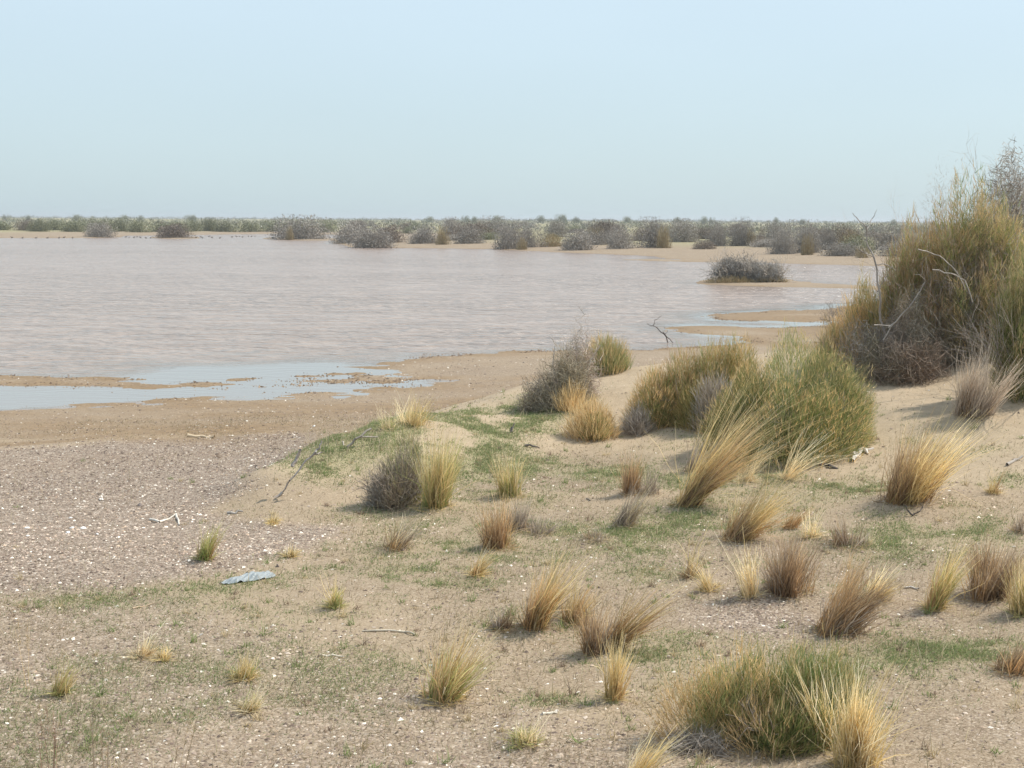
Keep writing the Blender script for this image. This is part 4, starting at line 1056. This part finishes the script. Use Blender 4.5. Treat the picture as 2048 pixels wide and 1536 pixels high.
# left far green row
rgf = np.random.RandomState(15)
x = -40; nrow = 0
while x < 690:
    w = 34 + 30 * rgf.rand(); yy = 461 + 3 * x / 700 + rgf.normal() * 1.0
    far_bush(x, yy, w, 17 + 10 * rgf.rand(), 'e' if rgf.rand() < .72 else 'b', ORD[nrow] + ' low bush from the left in the row beyond the bare far left bank', 'bushes along the far left bank')
    x += w * (.45 + .6 * rgf.rand()); nrow += 1
# scattered scrub over the far land: nearest as things, the rest as one mass
cand = []
while len(cand) < 700:
    y = 100 * (16 ** (rgf.rand() ** .75)); xx = (rgf.rand() * 2 - 1) * (.42 * y + 5)
    cand.append((xx, y))
cand = np.array(cand); sdc = land_sd(cand[:, 0], cand[:, 1])
left = cand[:, 0] < -.125 * cand[:, 1]
ok = np.where(left, cand[:, 1] > 440, (sdc > 9 + .03 * cand[:, 1]))
cand = cand[ok & (cand[:, 1] > 115)]
cand = cand[np.argsort(cand[:, 1])]
ZZ = H(cand[:, 0], cand[:, 1])
LAND = [(100,'far left bank'),(300,'grey dome bush at far left'),(480,'brownish islet bush'),(640,'largest grey islet bush'),(760,'bush on the far point'),(870,'low grey bush right of the far point'),
        (990,'narrow tan bush'),(1090,'middle shoreline bush'),(1200,'round grey bush at the water edge'),(1340,'two joined grey bushes'),(1450,'island bush'),(1540,'group above the island bush'),
        (1660,'tan round topped bush'),(1780,'forked dead branch'),(9999,'big thicket')]
far_seen = {}
todo = []
lab = {'g': 'grey leafless scrub bush among many on the far plain', 'e': 'green scrub bush among many on the far plain', 't': 'tan dry scrub bush among many on the far plain', 'b': 'brownish scrub bush among many on the far plain'}
n_ind = 200
for i in range(min(n_ind, len(cand))):
    xx, y = cand[i]; pxx = xx / y
    kind = rgf.choice(['g', 'e', 't', 'b'], p=[.5, .17, .15, .18] if pxx > -.12 else [.15, .6, .1, .15])
    w = 2.4 + 3.4 * rgf.rand(); h = .8 + 1.7 * rgf.rand() ** 1.4
    if kind == 't': w *= .6; h *= .8
    l = np.array([xx, y, ZZ[i]]); m = mpp(l)
    o = far_bush(0, 0, w / m, h / m, kind, 'x', 'scrub bushes scattered over the far plain', loc=l)
    ppx = 1024 + FPX * xx / y; lm = next(q for q in LAND if ppx < q[0])[1]
    todo.append((ppx, {'g':'grey','e':'green','t':'tan','b':'brown'}[kind], lm, o))
for ppx, kc, lm, o in sorted(todo, key=lambda q: q[0]):
    k = far_seen.get((kc, lm), 0); far_seen[(kc, lm)] = k + 1
    lm = lm.replace('round grey bush at the water edge', 'round waterline bush').replace('low grey bush right of the far point', 'low grey sand bush').replace('group above the island bush', 'three bush group')
    o['label'] = '%s scrub bush, %s such from left beyond the %s' % (kc, ORD[min(k, 38)], lm)
def mass(name, pts, sizes, cols0, cols1, label, per=150):
    g = Geo(); rg = np.random.RandomState(4); n = len(pts)
    z = H(pts[:, 0], pts[:, 1])
    ii = np.repeat(np.arange(n), per); k = len(ii)
    d = unit(rg.normal(size=(k, 3))); d[:, 2] = np.abs(d[:, 2])
    s = sizes[ii]; P = np.stack([pts[ii, 0], pts[ii, 1], z[ii] - .1], 1) + d * np.stack([s * 1.5, s * 1.5, s], 1) * (.35 + .65 * rg.rand(k) ** .6)[:, None]
    D = unit(d + rg.normal(size=(k, 3)) * .7 + [0, 0, .4])
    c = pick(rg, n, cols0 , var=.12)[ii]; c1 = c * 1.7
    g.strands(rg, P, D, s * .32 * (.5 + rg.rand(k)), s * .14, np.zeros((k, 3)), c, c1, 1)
    return tag(link(name, g.build(name, M_TWIG)), label, 'scrub', kind='stuff')
npt = 3600
y = 380 * (13 ** rgf.rand(npt)); xx = (rgf.rand(npt) * 2 - 1) * (.43 * y)
pts = np.stack([xx, y], 1); keep = land_sd(xx, y) > 45; pts = pts[keep]
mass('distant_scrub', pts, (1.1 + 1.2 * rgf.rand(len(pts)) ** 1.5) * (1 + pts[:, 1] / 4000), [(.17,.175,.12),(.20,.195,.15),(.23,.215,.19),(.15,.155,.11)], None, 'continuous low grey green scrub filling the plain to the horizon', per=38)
# a few dark trees on the skyline
SKYX = [930,948,992,1080,1120,1150,1250,1405,1418,1547,1600,1350,15,60,158,252,284,385,860,1780]
for i, (px, w, h) in enumerate([(930,16,8),(948,14,6),(992,20,9),(1080,22,9),(1120,26,12),(1150,14,6),(1250,18,8),(1405,20,9),(1418,12,7),(1547,12,9),(1600,16,6),(1350,16,7),(15,14,6),(60,12,6),(158,22,8),(252,20,8),(284,16,7),(385,26,9),(860,22,6),(1780,16,6)]):
    d = 900.0; l = np.array([(px - 1024) / FPX * d, d, 0.0]); l[2] = H(l[0], l[1]); m = mpp(l)
    far_bush(0, 0, w, h * .8 + 7, 'e', 'dark low tree on the skyline, %s such tree from the left' % ORD[sorted(SKYX).index(px)], 'low trees on the skyline', 'low_tree', 'tree', loc=l)
print('far', time.time() - T0)

# ------------------------------------------------------------------ water birds
def bird_mesh():
    g = Geo()
    A = np.array([[-.26,0,.10],[-.16,0,.13],[0,0,.15],[.14,0,.15],[.20,0,.22],[.22,0,.32],[.28,0,.33]]); Bq = np.array([[-.16,0,.13],[0,0,.15],[.14,0,.15],[.20,0,.22],[.22,0,.32],[.28,0,.33],[.36,0,.31]])
    ra = np.array([.03,.09,.12,.10,.05,.045,.04]); rb = np.array([.09,.12,.10,.05,.045,.04,.01])
    c = np.tile([.13,.10,.08], (7, 1)); g.segs(A, Bq, ra, rb, c, c, 8)
    return g.build('water_bird', M_STONE, True)
BM = bird_mesh()
bx = [(24,476),(45,477),(72,477),(95,477),(118,477),(128,476),(145,477),(252,475),(258,476),(268,476),(274,475),(281,476),(292,477),(301,477),(392,476),(402,475),(405,477),(418,474),(424,476),(464,475),(473,474),(479,474),(485,475),(497,474),(503,474),(510,474),(440,477)]
for i, (px, py) in enumerate(bx):
    p = flat(px, py); o = link('water_bird', BM, loc=(p[0], p[1], 0)); s = .85; o.scale = (s, s, s); o.rotation_euler = (0, 0, rgf.rand() * 6.28)
    tag(o, 'small dark water bird resting in the row on the far water', 'bird', 'dark water birds along the far waterline')
print('done', time.time() - T0, len(bpy.data.objects))

# ------------------------------------------------------------------ thin air haze over the whole plain
import bmesh
bm = bmesh.new(); bmesh.ops.create_cube(bm, size=1)
hm = bpy.data.meshes.new('haze'); bm.to_mesh(hm); bm.free()
ho = link('haze', hm, loc=(0, 4600, 6.0)); ho.scale = (16400, 9300, 19.0)
m_, nt, N, L = new_mat('haze_air'); out = N('ShaderNodeOutputMaterial'); pv = N('ShaderNodeVolumePrincipled')
pv.inputs['Color'].default_value = (.86, .90, .95, 1); pv.inputs['Density'].default_value = HAZE; pv.inputs['Anisotropy'].default_value = .2
L(pv.outputs[0], out.inputs['Volume']); hm.materials.append(m_)
tag(ho, kind='stuff'); tag(ho, 'thin pale haze lying over the far plain', 'haze')
